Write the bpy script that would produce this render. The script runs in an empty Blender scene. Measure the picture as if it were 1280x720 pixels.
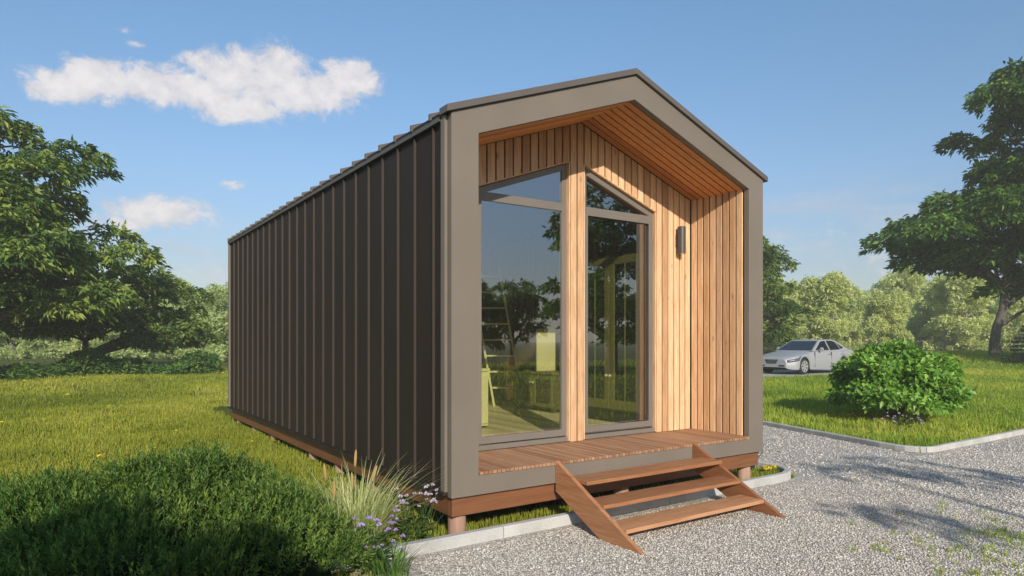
import bpy, bmesh, math, random
import numpy as np
from mathutils import Vector, Matrix
R = math.radians
rng = np.random.default_rng(7)
random.seed(7)
scene = bpy.context.scene
COL = scene.collection

# ------------------------------------------------------------------ helpers
def new_obj(name, me, mat=None, parent=None, loc=None):
    o = bpy.data.objects.new(name, me)
    COL.objects.link(o)
    if mat is not None: me.materials.append(mat)
    if parent is not None: o.parent = parent
    if loc is not None: o.location = loc
    return o

def tag(o, label=None, cat=None, group=None, kind=None):
    if label: o['label'] = label
    if cat: o['category'] = cat
    if group: o['group'] = group
    if kind: o['kind'] = kind
    return o

def thing(name, label, cat, loc=(0, 0, 0), rz=0, group=None):
    o = bpy.data.objects.new(name, None); COL.objects.link(o)
    o.empty_display_size = .2
    o.location = loc; o.rotation_euler = (0, 0, rz)
    return tag(o, label, cat, group)

def copy_tree(o, parent=None):
    c = o.copy(); COL.objects.link(c)
    if parent is not None: c.parent = parent
    for ch in list(o.children): copy_tree(ch, c)
    return c

class MB:
    """collects simple shapes; build() links them as ONE mesh object"""
    def __init__(s): s.v = []; s.f = []; s.t = []
    def add(s, vs, fs, tint=None):
        b = len(s.v); s.v += [tuple(v) for v in vs]
        t = random.random() if tint is None else tint
        for f in fs: s.f.append([b + i for i in f]); s.t.append(t)
    def box(s, a, b, tint=None):
        x0, y0, z0 = a; x1, y1, z1 = b
        s.add([(x0,y0,z0),(x1,y0,z0),(x1,y1,z0),(x0,y1,z0),(x0,y0,z1),(x1,y0,z1),(x1,y1,z1),(x0,y1,z1)],
              [(0,3,2,1),(4,5,6,7),(0,1,5,4),(1,2,6,5),(2,3,7,6),(3,0,4,7)], tint)
    def prism(s, pts, axis, a, b, tint=None):
        """polygon pts (2d, in the two other axes in xyz order) extruded along axis"""
        n = len(pts)
        def mk(p, c):
            return {0: (c, p[0], p[1]), 1: (p[0], c, p[1]), 2: (p[0], p[1], c)}[axis]
        vs = [mk(p, a) for p in pts] + [mk(p, b) for p in pts]
        fs = [list(range(n))[::-1], list(range(n, 2*n))] + [(i, (i+1) % n, n+(i+1) % n, n+i) for i in range(n)]
        s.add(vs, fs, tint)
    def ring(s, outer, inner, axis, a, b, tint=None):
        n = len(outer)
        def mk(p, c):
            return {0: (c, p[0], p[1]), 1: (p[0], c, p[1]), 2: (p[0], p[1], c)}[axis]
        vs = [mk(p, a) for p in outer] + [mk(p, a) for p in inner] + [mk(p, b) for p in outer] + [mk(p, b) for p in inner]
        fs = []
        for i in range(n):
            j = (i+1) % n
            fs += [(i, j, n+j, n+i), (2*n+i, 3*n+i, 3*n+j, 2*n+j), (i, 2*n+i, 2*n+j, j), (n+i, n+j, 3*n+j, 3*n+i)]
        s.add(vs, fs, tint)
    def tube(s, path, radii, sides=8, tint=None, cap=True):
        path = [Vector(p) for p in path]; n = len(path)
        vs = []; fs = []
        for i, p in enumerate(path):
            d = (path[min(i+1, n-1)] - path[max(i-1, 0)]).normalized()
            u = d.cross(Vector((0, 0, 1)) if abs(d.z) < .9 else Vector((1, 0, 0))).normalized(); w = d.cross(u)
            for k in range(sides):
                a = 2*math.pi*k/sides
                vs.append(p + (u*math.cos(a) + w*math.sin(a))*radii[i])
        for i in range(n-1):
            for k in range(sides):
                k2 = (k+1) % sides
                fs.append((i*sides+k, i*sides+k2, (i+1)*sides+k2, (i+1)*sides+k))
        if cap:
            fs.append(tuple(range(sides))[::-1]); fs.append(tuple((n-1)*sides+k for k in range(sides)))
        s.add(vs, fs, tint)
    def lathe(s, prof, c, axis=2, sides=24, tint=None):
        """prof = list of (r, h); closed at the ends when r is 0"""
        vs = []; fs = []; n = len(prof)
        for r, h in prof:
            for k in range(sides):
                a = 2*math.pi*k/sides; p, q = r*math.cos(a), r*math.sin(a)
                vs.append({2: (c[0]+p, c[1]+q, c[2]+h), 1: (c[0]+p, c[1]+h, c[2]+q), 0: (c[0]+h, c[1]+p, c[2]+q)}[axis])
        for i in range(n-1):
            for k in range(sides):
                k2 = (k+1) % sides
                fs.append((i*sides+k, i*sides+k2, (i+1)*sides+k2, (i+1)*sides+k))
        fs.append(tuple(range(sides))[::-1]); fs.append(tuple((n-1)*sides+k for k in range(sides)))
        s.add(vs, fs, tint)
    def build(s, name, mat, parent=None, bevel=0, smooth=False, loc=None, seg=1):
        me = bpy.data.meshes.new(name)
        me.from_pydata(s.v, [], s.f); me.update()
        a = me.attributes.new('tint', 'FLOAT', 'FACE'); a.data.foreach_set('value', s.t)
        bm = bmesh.new(); bm.from_mesh(me)
        bmesh.ops.recalc_face_normals(bm, faces=bm.faces)
        if bevel:
            es = [e for e in bm.edges if len(e.link_faces) == 2 and e.calc_face_angle(0) > .5]
            bmesh.ops.bevel(bm, geom=es, offset=bevel, segments=seg, affect='EDGES', clamp_overlap=True)
        bm.to_mesh(me); bm.free()
        if smooth:
            me.polygons.foreach_set('use_smooth', [True]*len(me.polygons))
            try: me.set_sharp_from_angle(angle=R(40))
            except Exception: pass
        return new_obj(name, me, mat, parent, loc)

def np_mesh(name, V, sizes, tint, mat, parent=None, loc=None, smooth=False):
    """V (nverts,3); faces use consecutive vertices when idx is None"""
    me = bpy.data.meshes.new(name)
    V, loops = V
    me.vertices.add(len(V)); me.vertices.foreach_set('co', np.asarray(V, np.float32).ravel())
    nl = len(loops); me.loops.add(nl); me.loops.foreach_set('vertex_index', np.asarray(loops, np.int32))
    sizes = np.asarray(sizes, np.int32)
    me.polygons.add(len(sizes))
    st = np.concatenate([[0], np.cumsum(sizes)[:-1]]).astype(np.int32)
    me.polygons.foreach_set('loop_start', st)
    try: me.polygons.foreach_set('loop_total', sizes)
    except Exception: pass
    if smooth: me.polygons.foreach_set('use_smooth', np.ones(len(sizes), bool))
    me.update(calc_edges=True)
    a = me.attributes.new('tint', 'FLOAT', 'FACE'); a.data.foreach_set('value', np.asarray(tint, np.float32))
    return new_obj(name, me, mat, parent, loc)

# ------------------------------------------------------------------ materials
class NT:
    def __init__(s, name):
        s.m = bpy.data.materials.new(name); s.m.use_nodes = True
        s.t = s.m.node_tree; s.n = s.t.nodes
        s.b = s.n.get('Principled BSDF'); s.out = s.n.get('Material Output')
    def new(s, typ, **kw):
        n = s.n.new(typ)
        for k, v in kw.items():
            if k in n.inputs.keys(): n.inputs[k].default_value = v
            else: setattr(n, k, v)
        return n
    def link(s, a, b): s.t.links.new(a, b)
    def coord(s, scale=(1, 1, 1), rot=(0, 0, 0)):
        tc = s.new('ShaderNodeTexCoord'); mp = s.new('ShaderNodeMapping')
        mp.inputs['Scale'].default_value = scale; mp.inputs['Rotation'].default_value = rot
        s.link(tc.outputs['Object'], mp.inputs['Vector']); return mp.outputs['Vector']
    def noise(s, vec, scale, detail=4, rough=.55, dist=0):
        n = s.new('ShaderNodeTexNoise', Scale=scale, Detail=detail, Roughness=rough, Distortion=dist)
        if vec is not None: s.link(vec, n.inputs['Vector'])
        return n.outputs['Fac']
    def ramp(s, fac, stops):
        n = s.new('ShaderNodeValToRGB'); e = n.color_ramp.elements
        while len(e) < len(stops): e.new(.5)
        for el, (p, c) in zip(e, stops): el.position = p; el.color = (*c, 1) if len(c) == 3 else c
        s.link(fac, n.inputs['Fac']); return n.outputs['Color']
    def mix(s, fac, a, b, typ='MIX'):
        n = s.new('ShaderNodeMix', data_type='RGBA', blend_type=typ)
        for sock, v in ((n.inputs[0], fac), (n.inputs[6], a), (n.inputs[7], b)):
            if hasattr(v, 'type') and hasattr(v, 'node'): s.link(v, sock)
            elif isinstance(v, (int, float)): sock.default_value = v
            else: sock.default_value = (*v, 1)
        return n.outputs[2]
    def math(s, op, a, b=0.0, clamp=False):
        n = s.new('ShaderNodeMath', operation=op, use_clamp=clamp)
        for sock, v in ((n.inputs[0], a), (n.inputs[1], b)):
            if isinstance(v, (int, float)): sock.default_value = v
            else: s.link(v, sock)
        return n.outputs[0]
    def tint(s):
        n = s.new('ShaderNodeAttribute', attribute_name='tint'); return n.outputs['Fac']
    def bump(s, h, strength=.3, dist=.01):
        n = s.new('ShaderNodeBump', Strength=strength, Distance=dist); s.link(h, n.inputs['Height'])
        s.link(n.outputs['Normal'], s.b.inputs['Normal'])

def m_plain(name, col, rough=.5, metal=0, spec=.5, var=.12, nscale=6, bump=0, coat=0):
    t = NT(name); c = t.coord()
    f = t.noise(c, nscale, 5)
    lo = tuple(max(0, x*(1-var)) for x in col); hi = tuple(min(1, x*(1+var)) for x in col)
    t.link(t.ramp(f, [(.3, lo), (.7, hi)]), t.b.inputs['Base Color'])
    t.b.inputs['Roughness'].default_value = rough; t.b.inputs['Metallic'].default_value = metal
    t.b.inputs['Specular IOR Level'].default_value = spec
    if coat: t.b.inputs['Coat Weight'].default_value = coat
    if bump: t.bump(t.noise(c, nscale*12, 3), bump, .004)
    return t.m

def m_wood(name, dark, light, axis=2, rough=.55, scale=1.0, knots=True):
    t = NT(name)
    sc = [9*scale]*3; sc[axis] = .9*scale
    c0 = t.coord()
    tn = t.tint()
    # shift every board's grain by its own tint
    cmb = t.new('ShaderNodeCombineXYZ')
    for i in range(3): t.link(t.math('MULTIPLY', tn, 37.0 + 11*i), cmb.inputs[i])
    add = t.new('ShaderNodeVectorMath', operation='ADD'); t.link(c0, add.inputs[0]); t.link(cmb.outputs[0], add.inputs[1])
    mp = t.new('ShaderNodeMapping'); mp.inputs['Scale'].default_value = sc; t.link(add.outputs[0], mp.inputs['Vector'])
    g = t.noise(mp.outputs[0], 3.2, 7, .62, .6)
    mp2 = t.new('ShaderNodeMapping'); s2 = [70*scale]*3; s2[axis] = 2.5*scale; mp2.inputs['Scale'].default_value = s2
    t.link(add.outputs[0], mp2.inputs['Vector'])
    g2 = t.noise(mp2.outputs[0], 1.6, 3, .6)
    f = t.math('ADD', t.math('MULTIPLY', g, .65), t.math('MULTIPLY', g2, .35))
    col = t.ramp(f, [(.3, dark), (.5, tuple((a+b)/2 for a, b in zip(dark, light))), (.68, light)])
    # board to board variation
    v = t.ramp(tn, [(0, (.70, .61, .54)), (.3, (.90, .86, .82)), (.7, (1.03, 1.01, .99)), (1, (1.12, 1.14, 1.15))])
    col = t.mix(1.0, col, v, 'MULTIPLY')
    if knots:
        mp3 = t.new('ShaderNodeMapping'); s3 = [7.0]*3; s3[axis] = 2.6; mp3.inputs['Scale'].default_value = s3
        t.link(add.outputs[0], mp3.inputs['Vector'])
        vo = t.new('ShaderNodeTexVoronoi', Scale=1.0, Randomness=1.0); t.link(mp3.outputs[0], vo.inputs['Vector'])
        k = t.ramp(vo.outputs['Distance'], [(.04, (1, 1, 1)), (.13, (0, 0, 0))])
        col = t.mix(t.math('MULTIPLY', k, .55), col, tuple(x*.35 for x in dark))
    t.link(col, t.b.inputs['Base Color'])
    t.b.inputs['Roughness'].default_value = rough; t.b.inputs['Specular IOR Level'].default_value = .3
    t.bump(f, .25, .004)
    return t.m

def m_leaf(name, stops, trans=.35, rough=.5, spec=.3, tcol=None):
    t = NT(name)
    tn = t.tint()
    c = t.coord()
    big = t.noise(c, .9, 2)
    f = t.math('ADD', t.math('MULTIPLY', tn, .7), t.math('MULTIPLY', big, .4))
    col = t.ramp(f, stops)
    t.link(col, t.b.inputs['Base Color']); t.b.inputs['Roughness'].default_value = rough
    t.b.inputs['Specular IOR Level'].default_value = spec
    tr = t.new('ShaderNodeBsdfTranslucent')
    t.link(t.mix(1.0, col, tcol or (1.25, 1.35, .7), 'MULTIPLY'), tr.inputs['Color'])
    mx = t.new('ShaderNodeMixShader'); mx.inputs[0].default_value = trans
    t.link(t.b.outputs[0], mx.inputs[1]); t.link(tr.outputs[0], mx.inputs[2]); t.link(mx.outputs[0], t.out.inputs['Surface'])
    return t.m

M = {}
M['fascia'] = m_plain('taupe_metal', (.178, .145, .115), .5, 0, .3, .09, 1.1)
M['cladding'] = m_plain('shaded_taupe_sheet', (.029, .0205, .014), .6, 0, .2, .10, 1.4)  # same taupe metal as the front frame, grazing shade darkened into its colour
def buckle(m):
    t = NT.__new__(NT); t.m = m; t.t = m.node_tree; t.n = t.t.nodes; t.b = t.n.get('Principled BSDF')
    t.bump(t.noise(t.coord((1, 2.2, .55)), 1.6, 2), .35, .03)
buckle(M['cladding'])
M['rooftrim'] = m_plain('roof_trim_metal', (.11, .092, .078), .45, 0, .4, .06, 3)
M['seam'] = m_plain('seam_metal', (.050, .037, .028), .5, 0, .3, .05, 3)  # same sheet metal, sun on the seam fronts put in as a lighter tone
M['frame'] = m_plain('window_frame_metal', (.175, .150, .128), .42, 0, .4, .05, 3)
M['lamp'] = m_plain('lamp_metal', (.085, .075, .066), .4, .3, .5, .06, 8)
LW_D, LW_L = (.50, .27, .128), (.84, .575, .35)
M['wood_v'] = m_wood('larch_vertical', LW_D, LW_L, 2)
M['wood_x_bounce'] = m_wood('larch_soffit_bounce', (.62, .235, .062), (.84, .39, .125), 0)  # same larch, with warm bounce light off the deck put into its orange
M['deck'] = m_wood('deck_boards', (.28, .145, .078), (.44, .25, .142), 1, .6, 1, False)
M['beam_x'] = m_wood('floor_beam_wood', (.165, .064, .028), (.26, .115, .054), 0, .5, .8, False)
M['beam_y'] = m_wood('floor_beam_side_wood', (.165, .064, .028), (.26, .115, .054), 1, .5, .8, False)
M['step'] = m_wood('step_wood', (.31, .128, .055), (.56, .30, .155), 0, .5, .9, False)
M['step_y'] = m_wood('stringer_wood', (.26, .10, .042), (.47, .235, .115), 1, .5, .9, False)
M['gap'] = m_plain('dark_membrane', (.018, .014, .012), .8)
M['pier'] = m_wood('post_wood', (.30, .17, .12), (.46, .30, .22), 2, .75, .7)
M['floor'] = m_wood('floor_boards', (.55, .44, .25), (.72, .62, .40), 0, .45, .6, False)
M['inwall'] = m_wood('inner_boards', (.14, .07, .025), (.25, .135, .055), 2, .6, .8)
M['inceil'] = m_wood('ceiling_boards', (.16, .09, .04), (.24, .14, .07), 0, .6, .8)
M['cream'] = m_plain('cream_paint', (.72, .68, .46), .45, 0, .4, .04)
M['olive'] = m_plain('olive_paint', (.11, .10, .045), .5, 0, .4, .08)
M['olive_lt'] = m_plain('olive_frame_paint', (.20, .19, .085), .5, 0, .4, .08)
M['knob'] = m_plain('knob_ceramic', (.85, .82, .70), .25)
M['darkglass'] = m_plain('dark_cabinet_glass', (.02, .022, .015), .08, 0, .6, .02)
M['spruce_l'] = None

def m_glass():
    t = NT('tinted_glass')
    t.n.remove(t.b)
    tr = t.new('ShaderNodeBsdfTransparent'); tr.inputs['Color'].default_value = (.99, .99, .85, 1)
    gl = t.new('ShaderNodeBsdfGlossy'); gl.inputs['Roughness'].default_value = .0; gl.inputs['Color'].default_value = (.95, .96, .97, 1)
    fr = t.new('ShaderNodeFresnel', IOR=1.52)
    f = t.math('ADD', t.math('MULTIPLY', fr.outputs[0], .9), .31, True)
    ge = t.new('ShaderNodeNewGeometry'); f = t.math('MULTIPLY', f, t.math('SUBTRACT', 1.0, ge.outputs['Backfacing']))
    mx = t.new('ShaderNodeMixShader'); t.link(f, mx.inputs[0]); t.link(tr.outputs[0], mx.inputs[1]); t.link(gl.outputs[0], mx.inputs[2])
    t.link(mx.outputs[0], t.out.inputs['Surface'])
    return t.m
M['glass'] = m_glass()

def m_ground():
    t = NT('lawn_soil'); c = t.coord()
    a = t.noise(c, .35, 4); b = t.noise(c, 14, 5, .7)
    f = t.math('ADD', t.math('MULTIPLY', a, .5), t.math('MULTIPLY', b, .5))
    col = t.ramp(f, [(.3, (.045, .055, .012)), (.5, (.085, .098, .018)), (.7, (.135, .14, .03))])
    t.link(col, t.b.inputs['Base Color']); t.b.inputs['Roughness'].default_value = .9; t.b.inputs['Specular IOR Level'].default_value = .1
    t.bump(b, .8, .05)
    return t.m
M['ground'] = m_ground()

def m_gravel():
    t = NT('gravel'); c = t.coord()
    vo = t.new('ShaderNodeTexVoronoi', Scale=78.0); t.link(c, vo.inputs['Vector'])
    vo2 = t.new('ShaderNodeTexVoronoi', Scale=34.0); t.link(c, vo2.inputs['Vector'])
    sep = t.new('ShaderNodeSeparateColor'); t.link(vo.outputs['Color'], sep.inputs[0])
    sep2 = t.new('ShaderNodeSeparateColor'); t.link(vo2.outputs['Color'], sep2.inputs[0])
    col = t.ramp(sep.outputs[0], [(0, (.21, .185, .155)), (.3, (.42, .38, .335)), (.6, (.55, .505, .455)), (.85, (.64, .595, .54)), (1, (.72, .69, .65))])
    col = t.mix(.35, col, t.ramp(sep2.outputs[1], [(0, (.30, .26, .22)), (.5, (.53, .485, .435)), (1, (.68, .645, .60))]))
    edge = t.ramp(vo.outputs['Distance'], [(.45, (1, 1, 1)), (.85, (.35, .32, .29))])
    col = t.mix(.55, col, t.mix(1.0, col, edge, 'MULTIPLY'))
    pat = t.ramp(t.noise(c, .8, 7, .65), [(.33, (.84, .81, .76)), (.48, (1.04, 1.025, 1.0)), (.68, (1.12, 1.11, 1.09))])
    col = t.mix(1.0, col, pat, 'MULTIPLY')
    t.link(col, t.b.inputs['Base Color']); t.b.inputs['Roughness'].default_value = .9; t.b.inputs['Specular IOR Level'].default_value = .2
    h = t.math('SUBTRACT', 1.0, t.math('ADD', t.math('MULTIPLY', vo.outputs['Distance'], .6), t.math('MULTIPLY', vo2.outputs['Distance'], .5)))
    t.bump(h, .9, .02)
    return t.m
M['gravel'] = m_gravel()

def m_stone():
    t = NT('loose_stones'); tn = t.tint()
    col = t.ramp(tn, [(0, (.15, .125, .10)), (.3, (.42, .37, .31)), (.6, (.57, .515, .445)), (.85, (.66, .61, .54)), (1, (.77, .74, .69))])
    t.link(col, t.b.inputs['Base Color']); t.b.inputs['Roughness'].default_value = .85
    return t.m
M['stone'] = m_stone()

def m_concrete():
    t = NT('kerb_concrete'); c = t.coord()
    a = t.noise(c, 3, 5); b = t.noise(c, 60, 3)
    f = t.math('ADD', t.math('MULTIPLY', a, .6), t.math('MULTIPLY', b, .4))
    col = t.ramp(f, [(.3, (.33, .315, .29)), (.55, (.50, .48, .45)), (.75, (.60, .585, .555))])
    vo = t.new('ShaderNodeTexVoronoi', Scale=38.0); t.link(c, vo.inputs['Vector'])
    pit = t.ramp(vo.outputs['Distance'], [(.07, (1, 1, 1)), (.15, (0, 0, 0))])
    col = t.mix(t.math('MULTIPLY', pit, .5), col, (.2, .18, .15))
    v = t.ramp(t.tint(), [(0, (.88, .88, .88)), (1, (1.08, 1.07, 1.05))])
    col = t.mix(1.0, col, v, 'MULTIPLY')
    t.link(col, t.b.inputs['Base Color']); t.b.inputs['Roughness'].default_value = .85
    t.bump(b, .4, .004); return t.m
M['kerb'] = m_concrete()

def m_bark(name, a, b, sc=1.0):
    t = NT(name); c = t.coord((6*sc, 6*sc, 1.3*sc))
    f = t.noise(c, 2.2, 6, .65, .8)
    t.link(t.ramp(f, [(.32, a), (.65, b)]), t.b.inputs['Base Color']); t.b.inputs['Roughness'].default_value = .9
    t.bump(f, .9, .05); return t.m
M['bark'] = m_bark('grey_bark', (.05, .04, .03), (.17, .14, .11))
M['birch'] = m_bark('birch_bark', (.13, .115, .09), (.32, .30, .26))
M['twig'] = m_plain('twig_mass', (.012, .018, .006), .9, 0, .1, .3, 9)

M['leaf_a'] = m_leaf('ash_leaves', [(.15, (0.0424, 0.0936, 0.0208)), (.5, (0.0939, 0.1696, 0.0382)), (.85, (0.3315, 0.4005, 0.0811))])
M['leaf_b'] = m_leaf('oak_leaves', [(.15, (0.0345, 0.0872, 0.0201)), (.5, (0.0706, 0.1505, 0.0316)), (.85, (0.2128, 0.3326, 0.0586))])
M['leaf_far_hazed'] = m_leaf('far_leaves_hazed', [(.15, (0.36, 0.3976, 0.162)), (.5, (0.54, 0.568, 0.243)), (.85, (0.72, 0.7242, 0.351))], .45)  # distance haze put into the leaf colour, far paler than real foliage
M['leaf_far_hazed2'] = m_leaf('far_leaves_green_hazed', [(.15, (0.27, 0.3408, 0.135)), (.5, (0.435, 0.5112, 0.216)), (.85, (0.6, 0.6532, 0.3105))], .45)  # greener variant, haze likewise put into the pale colour
M['leaf_bush'] = m_leaf('bush_leaves', [(.15, (0.0842, 0.1764, 0.0231)), (.5, (0.1632, 0.3351, 0.0429)), (.85, (0.3423, 0.5115, 0.0825))], .35, .42, .4)
M['leaf_jun'] = m_leaf('shrub_sprigs', [(.12, (.025, .06, .012)), (.5, (.075, .15, .025)), (.85, (.24, .32, .06))], .3, .5, .3)
M['leaf_spr'] = m_leaf('spruce_needles', [(.15, (.02, .045, .035)), (.5, (.04, .075, .062)), (.85, (.07, .11, .09))], .15)
M['grass_l'] = m_leaf('lawn_blades', [(.1, (0.1529, 0.1888, 0.0216)), (.45, (0.2786, 0.3146, 0.036)), (.75, (0.3776, 0.3865, 0.0503)), (1, (0.5394, 0.4855, 0.0989))], .4, .55, .2, (1.15, 1.15, .6))
M['grass_r'] = m_leaf('island_blades', [(.1, (0.1444, 0.228, 0.027)), (.45, (0.2756, 0.372, 0.045)), (.75, (0.4069, 0.468, 0.063)), (1, (0.63, 0.564, 0.1125))], .4, .55, .2, (1.15, 1.2, .6))
M['orn'] = m_leaf('pale_grass_blades', [(.15, (0.275, 0.325, 0.1125)), (.5, (0.5, 0.525, 0.225)), (.85, (0.75, 0.725, 0.4))], .35)
M['stem'] = m_leaf('green_stems', [(.2, (.05, .10, .025)), (.8, (.10, .17, .04))], .3)
M['seed'] = m_leaf('seed_head_tan', [(.2, (.38, .22, .08)), (.8, (.56, .36, .16))], .2, .8, .1, (1.1, 1, .8))
M['lilac'] = m_leaf('lilac_petals', [(.15, (.30, .20, .55)), (.5, (.48, .34, .72)), (.85, (.72, .56, .80))], .3, .6, .1, (1, 1, 1))
M['pink'] = m_leaf('pink_petals', [(.15, (.55, .38, .60)), (.5, (.74, .60, .76)), (.85, (.88, .80, .88))], .3, .6, .1, (1, 1, 1))
M['yellow'] = m_leaf('yellow_petals', [(.15, (.80, .58, .02)), (.5, (.88, .70, .03)), (.85, (.90, .78, .08))], .25, .6, .1, (1, 1, .8))

# car
def m_paint():
    t = NT('silver_paint'); c = t.coord()
    t.b.inputs['Base Color'].default_value = (.62, .61, .60, 1)
    t.b.inputs['Metallic'].default_value = .25; t.b.inputs['Roughness'].default_value = .5
    t.b.inputs['Coat Weight'].default_value = .2; t.b.inputs['Coat Roughness'].default_value = .05
    f = t.noise(c, 120, 2); t.link(t.ramp(f, [(.3, (.33, .33, .335)), (.7, (.39, .39, .395))]), t.b.inputs['Base Color'])
    return t.m
M['paint'] = m_paint()
M['carglass'] = m_plain('car_glass', (.012, .016, .024), .05, 0, .8, .02)
M['tyre'] = m_plain('tyre_rubber', (.018, .018, .018), .8)
M['alloy'] = m_plain('alloy_rim', (.55, .55, .56), .35, .6)
M['chrome'] = m_plain('chrome_trim', (.55, .55, .57), .2, .9)
M['black'] = m_plain('black_plastic', (.015, .015, .016), .5)
M['headl'] = m_plain('headlight_lens', (.10, .11, .13), .35, .2, .4)
M['red'] = m_plain('tail_light_lens', (.45, .015, .012), .2, 0, .6)

# ------------------------------------------------------------------ terrain
def ss(a, b, x):
    t = np.clip((np.asarray(x, float)-a)/(b-a), 0, 1); return t*t*(3-2*t)
def xi(y): return 8.0 + .317*(np.asarray(y, float)-.3)
def terrain(x, y):
    x = np.asarray(x, float); y = np.asarray(y, float)
    z = .10*ss(.6, 2.4, y)*(1-ss(4.2, 5.0, x))
    z = z + .27*ss(1, 9, y)*ss(.3, 4, x-xi(y))
    d = np.hypot(x-43, (y-11.5)*.8); z = z + .62*(1-ss(3.5, 13, d))
    # soft rolling of the far lawns
    amp = .045*ss(4, 14, y)*(1-ss(3, 5, x)) + .03*ss(14, 30, x)*ss(15, 30, y)
    z = z + amp*(np.sin(x*.9+y*.35)+np.sin(y*1.1-x*.3+1.3)*.9+np.sin(y*2.3+x*.6)*.35)
    z = z + .10*ss(9, 24, y)*(1-ss(3, 7, x))
    return z

def axis_samples(lo, hi, fine_lo, fine_hi, step, n_out):
    a = np.arange(fine_lo, fine_hi+1e-6, step)
    left = fine_lo-(np.geomspace(1, 1+fine_lo-lo, n_out)-1)[1:][::-1]
    right = fine_hi+(np.geomspace(1, 1+hi-fine_hi, n_out)-1)[1:]
    return np.concatenate([left, a, right])
gxs = axis_samples(-500, 600, -14, 56, .5, 16); gys = axis_samples(-500, 700, -8, 44, .5, 16)
def grid_sheet(name, xs, ys, zf, mat):
    X, Y = np.meshgrid(xs, ys); Z = zf(X, Y)
    V = np.stack([X.ravel(), Y.ravel(), Z.ravel()], 1); nx = len(xs); ny = len(ys)
    i, j = np.meshgrid(np.arange(nx-1), np.arange(ny-1)); b = (j*nx+i).ravel()
    loops = np.stack([b, b+1, b+nx+1, b+nx], 1).ravel()
    return np_mesh(name, (V, loops), np.full(len(b), 4), np.zeros(len(b)), mat, smooth=True)
tag(grid_sheet('ground', gxs, gys, terrain, M['ground']), kind='structure')

# gravel court: flat sheet 4 mm above the ground, and the drive that follows the terrain
isl_corner = [(7.62, .06), (7.7, -.06), (7.85, -.15), (8.1, -.2)]
pts = [(-.95, -.7), (-.95, -.09), (4.6, -.09), (4.78, -.04), (4.9, .1), (4.93, .3), (4.93, 14.2),
       (float(xi(14.2))-.05, 14.2), (float(xi(9.7))-.02, 9.7), (float(xi(.4))-.16, .4), (7.80, .12), (7.86, .0), (8.0, -.1), (8.25, -.14), (45, -.14), (45, -3.9), (20, -3.7), (9, -3.5), (5.2, -3.35), (3.5, -3.4), (1.2, -3.3), (-.2, -2.3), (-.8, -1.3)]
me = bpy.data.meshes.new('gravel_court'); bm = bmesh.new()
fv = [bm.verts.new((x, y, .004)) for x, y in pts]; bm.faces.new(fv); bmesh.ops.triangulate(bm, faces=bm.faces[:])
bmesh.ops.recalc_face_normals(bm, faces=bm.faces); bm.to_mesh(me); bm.free()
tag(new_obj('gravel_court', me, M['gravel']), kind='structure')
tag(grid_sheet('driveway', np.linspace(9.5, 30, 42), np.linspace(9.7, 13.8, 10), lambda x, y: terrain(x, y)+.012, M['gravel']), kind='structure')

# kerbs
def kerb_run(path, name, w=.085, h=.098, seg=1.02, zf=None):
    P = [Vector((x, y, 0)) for x, y in path]
    # resample
    L = [0]
    for a, b in zip(P, P[1:]): L.append(L[-1]+(b-a).length)
    def at(s):
        s = min(max(s, 0), L[-1])
        for i in range(len(P)-1):
            if s <= L[i+1]+1e-9:
                t = (s-L[i])/max(L[i+1]-L[i], 1e-9); return P[i].lerp(P[i+1], t)
        return P[-1]
    mb = MB(); s = 0
    while s < L[-1]-.02:
        e = min(s+seg, L[-1]); n = 8
        vs = []; fs = []
        jog = random.uniform(-.003, .003)
        for k in range(n+1):
            q = s+.004+(e-s-.008)*k/n
            p = at(q); d = (at(q+.03)-at(q-.03)).normalized(); nn = Vector((-d.y, d.x, 0))
            zz = float(terrain(p.x, p.y)) if zf is None else zf
            for off, z in ((-w/2, -.05), (-w/2, h-.012), (-w/2+.012, h), (w/2-.012, h), (w/2, h-.012), (w/2, -.05)):
                vs.append((p.x+nn.x*(off), p.y+nn.y*off, zz+z+jog))
        for k in range(n):
            for i in range(6):
                j = (i+1) % 6; fs.append((k*6+i, k*6+j, (k+1)*6+j, (k+1)*6+i))
        fs += [tuple(range(6)), tuple(n*6+i for i in range(6))[::-1]]
        mb.add(vs, fs); s = e
    return tag(mb.build(name, M['kerb']), kind='structure')
arc = lambda cx, cy, r, a0, a1, n=9: [(cx+r*math.cos(R(a0+(a1-a0)*i/n)), cy+r*math.sin(R(a0+(a1-a0)*i/n))) for i in range(n+1)]
kerb_run([(-1.6, -.07), (-.8, -.07)] + arc(4.42, .42, .5, -90, 0) + [(4.92, 9.5)], 'kerb', zf=0)
kerb_run([(float(xi(9.6)), 9.6), (float(xi(.5))-.10, .5)] + arc(8.25, .2, .33, 168, 268) + [(44, -.14)], 'kerb', h=.085)

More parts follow.
